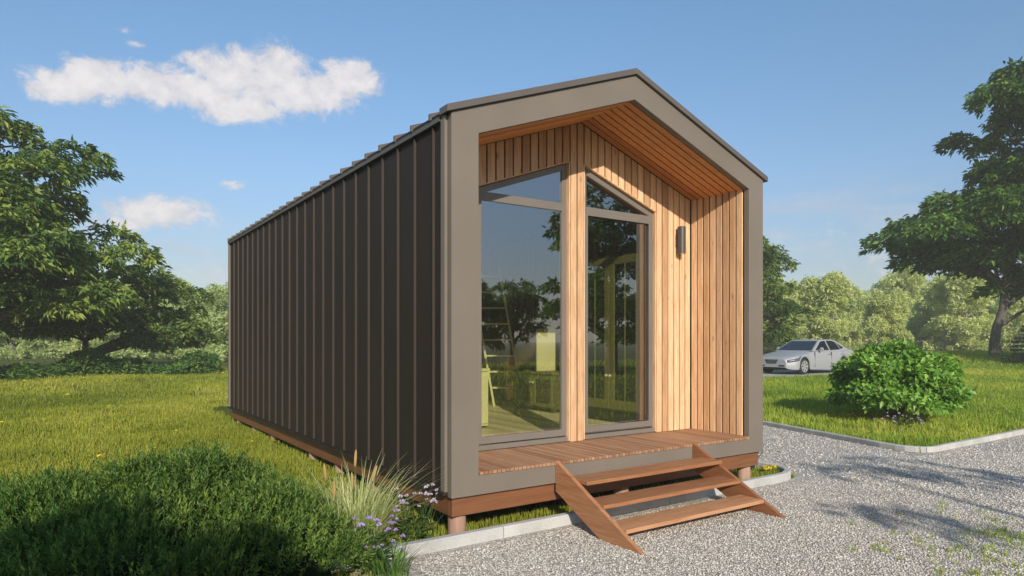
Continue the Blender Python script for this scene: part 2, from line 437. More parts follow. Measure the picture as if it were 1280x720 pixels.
# ------------------------------------------------------------------ leaf generator
def unit(v): return v/np.maximum(np.linalg.norm(v, axis=-1, keepdims=True), 1e-9)
def leaves_arrays(B, D, Nn, L, W, fold=.12):
    """rhombus leaves, split along the midrib into two triangles-ish quads"""
    S = unit(np.cross(D, Nn)); Nn = unit(np.cross(S, D))
    L = L[:, None]; W = W[:, None]
    p0 = B; p1 = B+D*L*.42+S*W*.5+Nn*L*fold; p2 = B+D*L-Nn*L*.12; p3 = B+D*L*.42-S*W*.5+Nn*L*fold
    V = np.stack([p0, p1, p2, p3], 1).reshape(-1, 3)
    n = len(B); b = np.arange(n)*4
    loops = np.stack([b, b+1, b+2, b, b+2, b+3], 1).ravel()
    return V, loops, np.full(2*n, 3)
def leaf_mesh(name, B, D, Nn, L, W, tint, mat, parent=None, loc=None, fold=.12):
    V, loops, sizes = leaves_arrays(B, D, Nn, L, W, fold)
    return np_mesh(name, (V, loops), sizes, np.repeat(tint, 2), mat, parent, loc)

def rand_dir(n, g): return unit(g.normal(size=(n, 3)))

def make_tree(name, label, cat, loc, trunk, ells, pad_n, pad_r, clusters, leaflets, leaf_l, leaf_w, mat, bark, seed, group=None,
              droop=.35, flat=.5, r0=.25, limbs=True, spread=1.0, nj=.5):
    """trunk: list of (x,y,z) local; ells: list of (cx,cy,cz,rx,ry,rz,weight)"""
    g = np.random.default_rng(seed)
    root = thing(name, label, cat, loc, 0, group)
    # pads of foliage
    ws = np.array([e[6] for e in ells], float); ws /= ws.sum()
    pads = []
    for e, w in zip(ells, ws):
        k = max(1, int(round(pad_n*w)))
        cand = []
        tries = 0
        while len(cand) < k and tries < k*40:
            tries += 1
            d = rand_dir(1, g)[0]; u = (.12+.88*g.random())**(1/2.2)*(1-.0)
            p = np.array(e[:3])+d*np.array(e[3:6])*u*.88
            if cand and min(np.linalg.norm((p-c)/np.array([1, 1, .7])) for c in cand) < pad_r*.72*(1 if tries < k*20 else .5): continue
            cand.append(p)
        pads += cand
    pads = np.array(pads); P = len(pads)
    cen = np.average([e[:3] for e in ells], axis=0, weights=ws)
    # clusters over each pad's dome
    pr = pad_r*g.uniform(.6, 1.25, P)
    Bs = []; Os = []; tn = []
    for p, r in zip(pads, pr):
        n = max(4, int(clusters*(r/pad_r)**2*g.uniform(.7, 1.2)))
        d = rand_dir(n, g); d[:, 2] = np.where(d[:, 2] < -.25, -d[:, 2], d[:, 2])
        rad = g.uniform(.45, 1.0, n)**.6
        out = unit(np.array([p[0]-cen[0], p[1]-cen[1], 0.0])[None])[0]
        q = p+d*np.array([r, r, r*flat])*rad[:, None]*g.uniform(.85, 1.15, (n, 1))
        q[:, 2] -= droop*r*((d[:, 0]**2+d[:, 1]**2)*rad)*.5
        Bs.append(q); o = unit(d*np.array([1, 1, .2])+out*.5+g.normal(size=(n, 3))*.25); Os.append(o)
        tn.append(np.clip(g.normal(.5+.12*g.normal(), .24, n), 0, 1))
    B = np.concatenate(Bs); O = np.concatenate(Os); T = np.concatenate(tn); n = len(B)
    # leaflets of each cluster
    m = leaflets
    ang = (np.arange(m)-(m-1)/2)/max(1, m-1)*2.1*spread
    up = unit(np.array([0, 0, 1.0])+g.normal(size=(n, 3))*nj)
    side = unit(np.cross(O, up))
    Bb = np.repeat(B, m, 0)+g.normal(size=(n*m, 3))*leaf_l*.22
    an = np.tile(ang, n)+g.normal(size=n*m)*.25
    D = np.repeat(O, m, 0)*np.cos(an)[:, None]+np.repeat(side, m, 0)*np.sin(an)[:, None]
    D[:, 2] -= g.uniform(.1, .75, n*m); D = unit(D)
    Nn = unit(np.repeat(up, m, 0)+g.normal(size=(n*m, 3))*.3)
    L = leaf_l*g.uniform(.65, 1.25, n*m); W = leaf_w*g.uniform(.7, 1.2, n*m)
    leaf_mesh('crown', Bb, D, Nn, L, W, np.clip(np.repeat(T, m)+g.normal(size=n*m)*.12, 0, 1), mat, root)
    # trunk and limbs
    mb = MB(); tr = [Vector(p) for p in trunk]; nt = len(tr)
    rr = [r0*(1-.62*i/(nt-1)) for i in range(nt)]; rr[0] *= 1.35
    mb.tube(tr, rr, 10)
    if limbs:
        for p in pads:
            p = Vector(p)
            # leave the trunk below the pad
            best = min(range(1, nt), key=lambda i: abs(tr[i].z-(p.z-.55*(p-tr[i]).length*.55)))
            a = tr[best]; mid = a.lerp(p, .5)+Vector((g.normal()*.15, g.normal()*.15, .12*(p-a).length))
            ra = min(rr[best]*.5, .035+.022*(p-a).length)
            q1 = a.lerp(mid, .5)+Vector((g.normal()*.06, g.normal()*.06, g.normal()*.05))
            mb.tube([a, q1, mid, mid.lerp(p, .6)+Vector((0, 0, .05)), p], [ra, ra*.8, ra*.55, ra*.35, ra*.15], 5)
    mb.build('trunk', bark, root, smooth=True)
    return root

# ------------------------------------------------------------------ CABIN
W_, EZ, RZ, BZ, LEN, FR, D_ = 4.2, 3.582, 4.354, .372, 8.757, .263, .848
DZ, IZ, AP = .5656, 3.444, 4.106
SL = (AP-IZ)/(W_/2-FR)                       # slope of the gable
cab = thing('cabin', 'small gabled cabin in dark standing-seam metal with timber-lined recessed porch and tall glazing', 'cabin', (0, 0, 0))
def soffit_z(x): return AP-abs(x-W_/2)*SL
def roof_z(x): return RZ-abs(x-W_/2)*(RZ-EZ)/(W_/2)

# front frame (taupe surround)
mb = MB(); mb.ring([(0, BZ), (W_, BZ), (W_, EZ), (W_/2, RZ), (0, EZ)], [(FR, DZ-.028), (W_-FR, DZ-.028), (W_-FR, IZ), (W_/2, AP), (FR, IZ)], 1, 0, .07)
mb.build('front_frame', M['fascia'], cab, bevel=.003)
# verge trim on the front gable
mb = MB()
for sx in (-1, 1):
    x0, x1 = (-.055, W_/2) if sx < 0 else (W_/2, W_+.055)
    z0, z1 = roof_z(x0), roof_z(x1)
    mb.prism([(x0, z0+.002), (x1, z1+.002), (x1, z1+.062), (x0, z0+.062)], 1, -.03, .115)
mb.build('verge_trim', M['rooftrim'], cab, bevel=.003)
# roof
mb = MB()
for sx in (-1, 1):
    x0, x1 = (-.035, W_/2) if sx < 0 else (W_/2, W_+.035)
    z0, z1 = roof_z(x0), roof_z(x1)
    mb.prism([(x0, z0-.03), (x1, z1-.03), (x1, z1+.03), (x0, z0+.03)], 1, .118, LEN+.03)
roof = mb.build('roof', M['cladding'], cab, bevel=.003)
pitch = .365
mb = MB()
ys = [.30+pitch*i for i in range(24) if .30+pitch*i < LEN-.05]
for y in ys:
    for sx in (-1, 1):
        x0, x1 = (-.055, W_/2) if sx < 0 else (W_/2, W_+.055)
        z0, z1 = roof_z(x0), roof_z(x1)
        mb.prism([(x0, z0+.01), (x1, z1+.025), (x1, z1+.068), (x0, z0+.068)], 1, y-.012, y+.012)
mb.build('standing_seams', M['rooftrim'], roof)
mb = MB(); mb.prism([(W_/2-.12, roof_z(W_/2-.12)+.045), (W_/2, RZ+.045), (W_/2+.12, roof_z(W_/2+.12)+.045), (W_/2, RZ+.085)], 1, .12, LEN+.03)
mb.build('ridge_cap', M['rooftrim'], roof)
# side walls of folded sheet
for sx, nm in ((0, 'a'), (1, 'b')):
    mb = MB()
    x0, x1 = (0, .14) if sx == 0 else (W_-.14, W_)
    mb.box((x0, .072, BZ+.03), (x1, LEN, EZ-.03))
    wall = mb.build('side_wall', M['cladding'], cab)
    mb = MB()
    for y in ys:
        a, b = (-.024, .004) if sx == 0 else (W_-.004, W_+.024)
        mb.box((a, y-.0045, BZ+.06), (b, y+.0045, EZ-.055))
    mb.build('standing_seams', M['seam'], wall, bevel=.001)
    mb = MB()
    a, b = (-.032, -.002) if sx == 0 else (W_+.002, W_+.032)
    mb.box((a, .062, BZ+.045), (b, .135, EZ-.012)); mb.build('corner_trim', M['fascia'], wall, bevel=.003); mb = MB()
    mb.box((a, LEN-.07, BZ+.045), (b, LEN+.002, EZ-.02))
    mb.build('corner_trim', M['fascia'], wall, bevel=.003)
    mb = MB()
    a, b = (-.045, .002) if sx == 0 else (W_-.002, W_+.045)
    mb.box((a, .064, BZ+.018), (b, LEN+.004, BZ+.043))
    mb.build('drip_edge', M['cladding'], wall, bevel=.003)
    mb = MB()
    a, b = (-.04, -.003) if sx == 0 else (W_+.003, W_+.04)
    mb.box((a, .137, EZ-.055), (b, LEN-.072, EZ-.013))
    mb.build('eave_trim', M['rooftrim'], wall, bevel=.003)
# back wall
mb = MB(); mb.prism([(.14, BZ+.03), (W_-.14, BZ+.03), (W_-.14, EZ-.1), (W_/2, RZ-.12), (.14, EZ-.1)], 1, LEN-.15, LEN-.002)
mb.build('back_wall', M['cladding'], cab)
# floor frame
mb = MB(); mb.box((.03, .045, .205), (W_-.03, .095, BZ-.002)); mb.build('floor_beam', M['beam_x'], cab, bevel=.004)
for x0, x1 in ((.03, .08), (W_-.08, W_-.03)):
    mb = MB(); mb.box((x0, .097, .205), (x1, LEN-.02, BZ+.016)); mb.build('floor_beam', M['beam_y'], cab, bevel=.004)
mb = MB(); mb.box((.1, .11, .23), (W_-.1, LEN-.04, .5)); mb.build('floor_slab', M['gap'], cab)
# posts
for x, y in ((.135, .15), (.13, 1.9), (.13, 2.97), (.13, 4.0), (.13, 5.95), (.13, 7.15), (.13, 8.39), (2.06, .16), (4.05, .16), (4.07, 3.0), (4.07, 6.0), (4.07, 8.4)):
    mb = MB(); z0 = -.06
    mb.lathe([(.078, z0), (.08, .1), (.077, .203)], (x, y, 0), 2, 18); mb.build('foundation_post', M['pier'], cab, smooth=True)

# porch deck
mb = MB(); x = FR+.004; bw = (W_-2*FR-.008)/82
for i in range(82):
    mb.box((x+i*bw+.0035, -.008, DZ-.027), (x+(i+1)*bw-.0035, D_+.055, DZ+random.uniform(-.0008, .0008)))
mb.build('porch_deck', M['deck'], cab, bevel=.002)
mb = MB(); mb.box((FR, .072, DZ-.06), (W_-FR, D_+.05, DZ-.030)); mb.build('deck_underlay', M['gap'], cab)

# wall of the recess: planks
WX0, WX1, DX0, DX1 = .768, 1.955, 2.155, 3.30
def head_z(x): return 3.655-.36*(WX1-x) if x <= WX1+1e-6 else 3.655-.36*(x-DX0)
def plank_set(mb, x0, x1, n, zb):
    w = (x1-x0)/n
    for i in range(n):
        a, b = x0+i*w+.009, x0+(i+1)*w-.009
        pa = [(zb(a) if callable(zb) else zb), (zb(b) if callable(zb) else zb)]
        top = [soffit_z(a)-.002, soffit_z(b)-.002]
        poly = [(a, pa[0]), (b, pa[1]), (b, top[1])]
        if a < W_/2 < b: poly.append((W_/2, AP-.002))
        poly.append((a, top[0]))
        mb.prism(poly, 1, D_, D_+.022)
mb = MB()
plank_set(mb, FR+.022, WX0, 5, DZ+.003)
plank_set(mb, WX0, WX1, 11, head_z)
plank_set(mb, WX1, DX0, 2, DZ+.003)
plank_set(mb, DX0, DX1, 11, head_z)
plank_set(mb, DX1, W_-FR-.022, 6, DZ+.003)
mb.build('porch_wall_planks', M['wood_v'], cab, bevel=.002)
# sheathing behind planks
mb = MB()
y0, y1 = D_+.045, D_+.16
mb.box((.142, y0, .505), (WX0-.001, y1, 3.5)); mb.box((WX1+.001, y0, .505), (DX0-.001, y1, 3.66)); mb.box((DX1+.001, y0, .505), (W_-.142, y1, 3.5))
mb.prism([(WX0, head_z(WX0)+.012), (WX1, head_z(WX1)+.012), (WX1, AP), (W_/2, AP+.1), (WX0, soffit_z(WX0)+.1)], 1, y0, y1)
mb.prism([(DX0, head_z(DX0)+.012), (DX1, head_z(DX1)+.012), (DX1, soffit_z(DX1)+.1), (W_/2+.01, AP+.1), (DX0, AP)], 1, y0, y1)
mb.build('porch_wall_core', M['gap'], cab)
# timber reveals round the openings
mb = MB()
for xa, xb in ((WX0, WX1), (DX0, DX1)):
    mb.box((xa-.001, D_+.004, DZ+.012), (xa+.012, D_+.10, head_z(xa if xa < 2 else xa)-.004))
    mb.box((xb-.012, D_+.004, DZ+.012), (xb+.001, D_+.10, head_z(xb)-.004))
    a, b = xa+.013, xb-.013
    mb.prism([(a, head_z(a)-.006), (b, head_z(b)-.006), (b, head_z(b)+.008), (a, head_z(a)+.008)], 1, D_+.004, D_+.10)
mb.build('opening_reveal', M['wood_v'], cab)
# porch side walls and soffit of boards wrapping over
yb = np.linspace(.074, D_-.002, 9)
for sx in (0, 1):
    mb = MB()
    for a, b in zip(yb, yb[1:]):
        x0, x1 = (FR, FR+.02) if sx == 0 else (W_-FR-.02, W_-FR)
        zt = soffit_z(x0)-.001 if sx else soffit_z(x1)-.001
        mb.prism([(x0, DZ+.003), (x1, DZ+.003), (x1, IZ+SL*.0+(-.001 if sx else .006)), (x0, IZ+(.006 if sx else -.001))], 1, a+.010, b-.010)
    mb.build('porch_side_planks', M['wood_v'], cab, bevel=.002)
    mb = MB()
    x0, x1 = (FR-.12, FR-.035) if sx == 0 else (W_-FR+.035, W_-FR+.12)
    mb.box((x0, .073, .505), (x1, D_+.02, IZ-.02)); mb.build('porch_side_core', M['gap'], cab)
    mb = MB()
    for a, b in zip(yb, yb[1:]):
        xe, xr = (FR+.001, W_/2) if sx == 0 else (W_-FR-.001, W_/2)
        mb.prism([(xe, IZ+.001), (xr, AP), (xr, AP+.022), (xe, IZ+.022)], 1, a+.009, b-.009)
    mb.build('soffit', M['wood_x_bounce'], cab, bevel=.002)
    mb = MB()
    xe = FR if sx == 0 else W_-FR
    mb.prism([(xe, IZ+.05), (W_/2, AP+.05), (W_/2, AP+.11), (xe, IZ+.11)], 1, .073, D_+.02)
    mb.build('soffit_core', M['gap'], cab)

# glazing
def glazed(name, xa, xb, door):
    up = 1 if xa < 2 else -1
    y0, y1 = D_+.048, D_+.098
    xa += .014; xb -= .014; zb = .632; fw = .062; g = .012
    ha, hb = head_z(xa)-.012, head_z(xb)-.012
    t0, t1 = 3.105, 3.195
    sl = (hb-ha)/(xb-xa)
    mb = MB()
    inner_top = lambda x: ha+sl*(x-xa)-.068
    mb.ring([(xa, zb), (xb, zb), (xb, hb), (xa, ha)], [(xa+fw, zb+.07), (xb-fw, zb+.07), (xb-fw, inner_top(xb-fw)), (xa+fw, inner_top(xa+fw))], 1, y0, y1)
    fr = mb.build(name, M['frame'], cab, bevel=.004)
    mb = MB()
    mb.box((xa+fw-.001, y0+.002, t0), (xb-fw+.001, y1-.002, t1)); mb.build('transom', M['frame'], fr, bevel=.004)
    mb = MB(); mb.box((xa-.012, y0-.02, DZ+.006), (xb+.012, y1, zb-.010)); mb.build('sill', M['frame'], fr, bevel=.003)
    # thin sash line inside
    if door:
        mb = MB(); mb.ring([(xa+.012, zb+.012), (xb-.012, zb+.012), (xb-.012, t0+.03), (xa+.012, t0+.03)],
                           [(xa+fw+.012, zb+.082), (xb-fw-.012, zb+.082), (xb-fw-.012, t0-.012), (xa+fw+.012, t0-.012)], 1, y0-.014, y0-.001)
        mb.build('sash', M['frame'], fr, bevel=.003)
    mb = MB(); mb.box((xa+fw-.01, D_+.066, zb+.06), (xb-fw+.01, D_+.086, t0+.004)); mb.build('pane', M['glass'], fr)
    mb = MB(); a, b = xa+fw-.008, xb-fw+.008
    mb.prism([(a, t1-.004), (b, t1-.004), (b, inner_top(b)+.008), (a, inner_top(a)+.008)] if min(inner_top(a), inner_top(b)) > t1 else
             ([(a, t1-.004), (b, t1-.004), (b, inner_top(b)+.008), (a, max(t1, inner_top(a)+.008))] if up > 0 else [(a, t1-.004), (b, t1-.004), (b, max(t1, inner_top(b)+.008)), (a, inner_top(a)+.008)]), 1, D_+.066, D_+.086)
    mb.build('pane', M['glass'], fr)
    return fr
glazed('window', WX0, WX1, False)
glazed('door', DX0, DX1, True)
# wall lamp
mb = MB(); lx, lz0, lz1 = 3.665, 2.756, 3.085
mb.lathe([(.040, lz0+.012), (.050, lz0), (.050, lz1), (.046, lz1+.004), (.0, lz1+.004)], (lx, D_-.075, 0), 2, 24)
lamp = mb.build('wall_lamp', M['lamp'], cab, smooth=True)
mb = MB(); mb.box((lx-.03, D_-.03, lz0+.09), (lx+.03, D_-.001, lz1-.09)); mb.build('bracket', M['lamp'], lamp)
mb = MB(); mb.lathe([(.036, 0), (.036, .01)], (lx, D_-.075, lz0+.001), 2, 20); mb.build('lens', M['knob'], lamp)

# interior shell
mb = MB(); nb = 30; w = 8.2/nb
fl = MB()
for i in range(26):
    a = .15+i*.15; fl.box((a+.0015, D_+.162, .52), (min(a+.1485, W_-.15), LEN-.16, .60))
M['floor_y'] = m_wood('floor_boards_long', (.74, .66, .48), (.88, .82, .66), 1, .45, .6, False)
fl.build('floor', M['floor_y'], cab)
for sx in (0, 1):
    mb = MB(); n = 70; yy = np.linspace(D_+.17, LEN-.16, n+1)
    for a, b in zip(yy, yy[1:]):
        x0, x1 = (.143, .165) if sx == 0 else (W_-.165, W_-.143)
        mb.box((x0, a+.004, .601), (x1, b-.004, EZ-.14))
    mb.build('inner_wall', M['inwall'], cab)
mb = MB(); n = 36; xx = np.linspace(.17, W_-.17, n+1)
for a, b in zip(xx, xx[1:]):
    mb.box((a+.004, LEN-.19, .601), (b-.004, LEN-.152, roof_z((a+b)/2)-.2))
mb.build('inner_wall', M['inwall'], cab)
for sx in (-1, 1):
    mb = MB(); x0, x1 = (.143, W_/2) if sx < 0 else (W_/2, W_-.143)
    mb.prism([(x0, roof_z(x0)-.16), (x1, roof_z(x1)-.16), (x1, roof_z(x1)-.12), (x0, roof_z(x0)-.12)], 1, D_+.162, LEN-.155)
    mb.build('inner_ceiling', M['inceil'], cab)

# ------------------------------------------------------------------ interior furniture
lad = thing('ladder', 'cream painted loft ladder leaning inside behind the left pane, beside the olive dresser', 'ladder', (3.28, 4.46, .60))
def bar(mb, a, b, w, h, sidev):
    a, b = Vector(a), Vector(b); d = (b-a).normalized(); s = Vector(sidev).normalized(); u = d.cross(s).normalized(); s = u.cross(d)
    vs = []
    for p in (a, b):
        for i, j in ((-1, -1), (1, -1), (1, 1), (-1, 1)): vs.append(p+s*(w/2*i)+u*(h/2*j))
    mb.add(vs, [(0, 3, 2, 1), (4, 5, 6, 7), (0, 1, 5, 4), (1, 2, 6, 5), (2, 3, 7, 6), (3, 0, 4, 7)])
foot = Vector((0, 0, 0)); ax = Vector((.40, -.27, 0)); topd = Vector((-.34, .22, 2.3))
for k in (0, 1):
    mb = MB(); bar(mb, foot+ax*k+Vector((0, 0, .0)), foot+ax*k+topd, .035, .12, (ax.x, ax.y, 0)); mb.build('rail', M['cream'], lad, bevel=.004)
for i in range(8):
    t = (.13+.115*i); p = foot+topd*t
    mb = MB(); bar(mb, p+ax*.02, p+ax*.98, .12, .028, (-ax.y, ax.x, 0)); mb.build('tread', M['cream'], lad, bevel=.003)

cb = thing('low_cabinet', 'cream low cabinet just inside the left pane, cut off by the front frame', 'cabinet', (1.30, 2.12, .60))
mb = MB(); mb.box((-.4, 0, .03), (.39, .42, .70)); mb.build('carcass', M['cream'], cb, bevel=.005)
mb = MB(); mb.box((-.42, -.02, .702), (.41, .44, .74)); mb.build('top', M['cream'], cb, bevel=.005)
for xq in (-.38, .01):
    mb = MB(); mb.box((xq, -.02, .06), (xq+.37, -.002, .68)); mb.build('door', M['cream'], cb, bevel=.004)
drs = thing('dresser', 'dark olive low dresser with round knobs seen through the left pane', 'dresser', (3.42, 3.4, .60))
mb = MB(); mb.box((-.07, -.45, .05), (.60, .55, .57)); mb.build('carcass', M['olive'], drs, bevel=.005)
mb = MB(); mb.box((-.10, -.47, .572), (.61, .57, .605)); mb.build('top', M['olive_lt'], drs, bevel=.005)
for y0, y1 in ((-.44, .04), (.06, .54)):
    mb = MB(); mb.ring([(y0, .08), (y1, .08), (y1, .55), (y0, .55)], [(y0+.06, .14), (y1-.06, .14), (y1-.06, .49), (y0+.06, .49)], 0, -.092, -.071)
    dd = mb.build('door', M['olive_lt'], drs, bevel=.003)
    mb = MB()
    for k in range(6): mb.box((-.084, y0+.07, .16+k*.054), (-.071, y1-.07, .185+k*.054))
    mb.build('louvre', M['olive'], dd)
    mb = MB(); yk = y1-.03 if y0 < 0 else y0+.03
    mb.lathe([(.006, 0), (.008, -.012), (.018, -.018), (.018, -.03), (.008, -.036)], (-.093, yk, .44), 0, 12); mb.build('knob', M['knob'], dd, smooth=True)
mb = MB()
for y in (-.40, .5):
    for x in (-.05, .5):
        mb = MB(); mb.box((x, y-.03, 0), (x+.05, y+.03, .05)); mb.build('foot', M['olive'], drs)
wb = thing('white_panel', 'pale cream upright panel standing on the olive dresser', 'panel', (3.40, 3.42, 1.207))
mb = MB(); mb.box((0, 0, 0), (.36, .035, .66)); mb.build('board', M['cream'], wb, bevel=.006)
mb = MB(); mb.box((.05, .037, 0), (.31, .12, .03)); mb.build('foot', M['cream'], wb, bevel=.004)

wr = thing('wardrobe', 'olive glass-fronted wardrobe with double doors seen through the right pane', 'wardrobe', (3.42, 1.75, .60))
mb = MB(); mb.box((-.07, -.62, .16), (.60, .55, 2.2)); mb.build('carcass', M['olive'], wr, bevel=.005)
mb = MB(); mb.box((-.05, -.60, 0), (.55, .53, .157)); mb.build('plinth', M['gap'], wr)
for y0, y1 in ((-.61, -.04), (-.03, .54)):
    mb = MB(); mb.ring([(y0, .18), (y1, .18), (y1, 2.18), (y0, 2.18)], [(y0+.09, .30), (y1-.09, .30), (y1-.09, 2.08), (y0+.09, 2.08)], 0, -.095, -.071)
    dd = mb.build('door', M['olive_lt'], wr, bevel=.003)
    mb = MB(); mb.box((-.084, y0+.08, .29), (-.074, y1-.08, 2.09)); mb.build('glass', M['darkglass'], dd)
    mb = MB(); ym = (y0+y1)/2; mb.box((-.093, ym-.009, .301), (-.085, ym+.009, 2.079)); mb.build('glazing_bar', M['olive_lt'], dd)
    yk = y0+.03 if y0 > -.5 else y1-.03
    mb = MB(); mb.lathe([(.006, 0), (.008, -.012), (.018, -.018), (.018, -.03), (.008, -.036)], (-.096, yk, .62), 0, 12); mb.build('knob', M['knob'], dd, smooth=True)

# ------------------------------------------------------------------ porch steps
st = thing('porch_steps', 'reddish timber steps with three open treads leading up to the porch', 'steps', (2.03, -.35, 0))
ox, oy = -2.03, .35
for x0 in (1.085, 2.955):
    mb = MB(); mb.prism([(0-.003+oy, .578), (-.003+oy, .30), (-.60+oy, .006), (-1.10+oy, .006)], 0, x0+ox, x0+.042+ox); mb.build('stringer', M['step_y'], st, bevel=.003)
for yf, zt in ((-.395, .447), (-.615, .285), (-.885, .142)):
    mb = MB(); mb.box((1.129+ox, yf+oy, zt-.034), (2.953+ox, yf+.27+oy, zt)); mb.build('tread', M['step'], st, bevel=.004)

# ------------------------------------------------------------------ grasses
def blades(name, X, Y, H, Wd, mat, tint, lean=.5, kind='stuff', z=None, parent=None):
    n = len(X); g = rng
    Z = terrain(X, Y) if z is None else z
    a = g.uniform(0, 2*np.pi, n); d = np.stack([np.cos(a), np.sin(a), np.zeros(n)], 1)
    s = np.stack([-np.sin(a), np.cos(a), np.zeros(n)], 1)
    b = np.stack([X, Y, Z-.005], 1); le = (H*lean*g.uniform(.2, 1.2, n))[:, None]; h = H[:, None]; w = Wd[:, None]
    up = np.array([0, 0, 1.0])
    p0 = b-s*w*.5; p1 = b+s*w*.5; m = b+up*h*.55+d*le*.3; p2 = m+s*w*.42; p3 = m-s*w*.42; p4 = b+up*h*.97+d*le
    V = np.stack([p0, p1, p2, p3, p4], 1).reshape(-1, 3)
    i = np.arange(n)*5
    loops = np.stack([i, i+1, i+2, i+3, i+3, i+2, i+4], 1).ravel()
    sizes = np.tile([4, 3], n)
    o = np_mesh(name, (V, loops), sizes, np.repeat(tint, 2), mat, parent)
    if kind: tag(o, kind=kind)
    return o
def vnoise(x, y, f, seed=0):
    g = np.random.default_rng(100+seed); s = 0
    for k in range(7):
        a = g.uniform(0, 6.28); ff = f*g.uniform(.6, 1.7); s = s+np.sin((x*np.cos(a)+y*np.sin(a))*ff+g.uniform(0, 6.28))
    return s/3.5
CAMX, CAMY = -2.659, -4.797
def scatter(x0, x1, y0, y1, dens, keep):
    n = int((x1-x0)*(y1-y0)*dens); x = rng.uniform(x0, x1, n); y = rng.uniform(y0, y1, n); k = keep(x, y); return x[k], y[k]
LX, LY, LH, LWd = [], [], [], []
def add_left(x0, x1, y0, y1, dens, h, w, keep=lambda x, y: np.ones(len(x), bool)):
    x, y = scatter(x0, x1, y0, y1, dens, keep)
    t = 1+.35*vnoise(x, y, 1.6, 1)
    LX.append(x); LY.append(y); LH.append(h*rng.uniform(.5, 1.3, len(x))*np.clip(t, .5, 1.6)); LWd.append(w*rng.uniform(.6, 1.3, len(x)))
def inview(x, y, m=.06):
    dx, dy = x-CAMX, y-CAMY; r = dx*.8268-dy*.5624; f = dx*.5624+dy*.8268; return (f > 0) & (np.abs(r/np.maximum(f, .1)) < .78+m+.6/np.maximum(f, .5))
out_cab = lambda x, y: ~((x > .02) & (x < 4.2) & (y > .10) & (y < 8.75))
add_left(-.55, 4.85, -.035, .42, 2600, .075, .008, lambda x, y: ~((x < -.2) & (y < .1)))
add_left(-3.2, -.68, -1.4, .1, 1800, .06, .008, lambda x, y: inview(x, y, .2))
add_left(4.15, 4.86, .1, 1.6, 1600, .08, .009)
add_left(-5.0, .05, .0, 6.0, 2300, .05, .008, lambda x, y: out_cab(x, y) & inview(x, y))
add_left(.0, .45, .3, 8.6, 700, .06, .010)
add_left(-5.5, .1, 6.0, 12.0, 1500, .055, .011, lambda x, y: inview(x, y))
add_left(-7, 4.8, 12.0, 20.0, 620, .07, .017, lambda x, y: inview(x, y) & out_cab(x, y))
add_left(-9, 9, 20.0, 38.0, 260, .10, .030, lambda x, y: inview(x, y))
def tufts(x0, x1, y0, y1, n, per, r, h, w, keep):
    cx = rng.uniform(x0, x1, n); cy = rng.uniform(y0, y1, n); k = keep(cx, cy); cx, cy = cx[k], cy[k]
    x = np.repeat(cx, per)+rng.normal(0, r, len(cx)*per); y = np.repeat(cy, per)+rng.normal(0, r, len(cx)*per); k = keep(x, y); x, y = x[k], y[k]
    LX.append(x); LY.append(y); LH.append(h*rng.uniform(.5, 1.3, len(x))); LWd.append(w*rng.uniform(.7, 1.3, len(x)))
tufts(-5, 0, 1, 8, 900, 14, .03, .085, .009, lambda x, y: out_cab(x, y) & inview(x, y))
tufts(-6, .2, 8, 16, 1100, 14, .05, .11, .013, lambda x, y: inview(x, y))
tufts(-8, 5, 16, 32, 1200, 12, .09, .15, .026, lambda x, y: inview(x, y) & out_cab(x, y))
X, Y, H, Wd = map(np.concatenate, (LX, LY, LH, LWd))
tn = np.clip(.5+.30*vnoise(X, Y, .7, 3)+.18*vnoise(X, Y, 3.1, 5)+rng.normal(0, .16, len(X)), 0, 1)
# grass near the front kerb is fresher
blades('lawn_grass', X, Y, H, Wd, M['grass_l'], tn)
LX, LY, LH, LWd = [], [], [], []
def in_isl(x, y): return (x > xi(y)+.05) & (y > -.08) & (y < 9.68)
add_left(7.9, 22, -.1, 4.0, 900, .10, .016, lambda x, y: in_isl(x, y) & inview(x, y))
add_left(8.5, 34, 4.0, 9.7, 420, .10, .022, lambda x, y: in_isl(x, y) & inview(x, y))
add_left(22, 40, -.1, 4.0, 260, .11, .03, lambda x, y: in_isl(x, y) & inview(x, y))
add_left(30, 52, 3, 22, 260, .13, .036, lambda x, y: inview(x, y))
add_left(17, 34, 13.9, 24, 120, .13, .036, lambda x, y: inview(x, y))
tufts(7.9, 24, -.1, 9.6, 2600, 14, .05, .15, .016, lambda x, y: in_isl(x, y) & inview(x, y))
X, Y, H, Wd = map(np.concatenate, (LX, LY, LH, LWd))
tn = np.clip(.46+.30*vnoise(X, Y, .6, 9)+.15*vnoise(X, Y, 2.6, 11)+rng.normal(0, .16, len(X)), 0, 1)
blades('island_grass', X, Y, H, Wd, M['grass_r'], tn)
# lawn beyond the gravel in front, seen mirrored in the glass
x, y = scatter(-4, 26, -14, -3.2, 22, lambda x, y: (y < -3.45) & (np.hypot(x-CAMX, y-CAMY) > 2.2) & ~((x < 1.3) & (y > -3.6)))
x2, y2 = scatter(-4, -1.1, -3.4, -.6, 300, lambda x, y: (np.hypot(x-CAMX, y-CAMY) > 1.6) & (x < -1.15-.0*y))
blades('near_lawn_grass', np.concatenate([x, x2]), np.concatenate([y, y2]), .11*rng.uniform(.5, 1.3, len(x)+len(x2)), .028*rng.uniform(.5, 1.2, len(x)+len(x2)), M['grass_l'], rng.uniform(.1, .9, len(x)+len(x2)))
x, y = scatter(4, 40, -34, -14, 12, lambda x, y: np.ones(len(x), bool))
blades('far_lawn_grass', x, y, .16*rng.uniform(.5, 1.3, len(x)), .05*rng.uniform(.6, 1.3, len(x)), M['grass_r'], rng.uniform(.2, .9, len(x)))
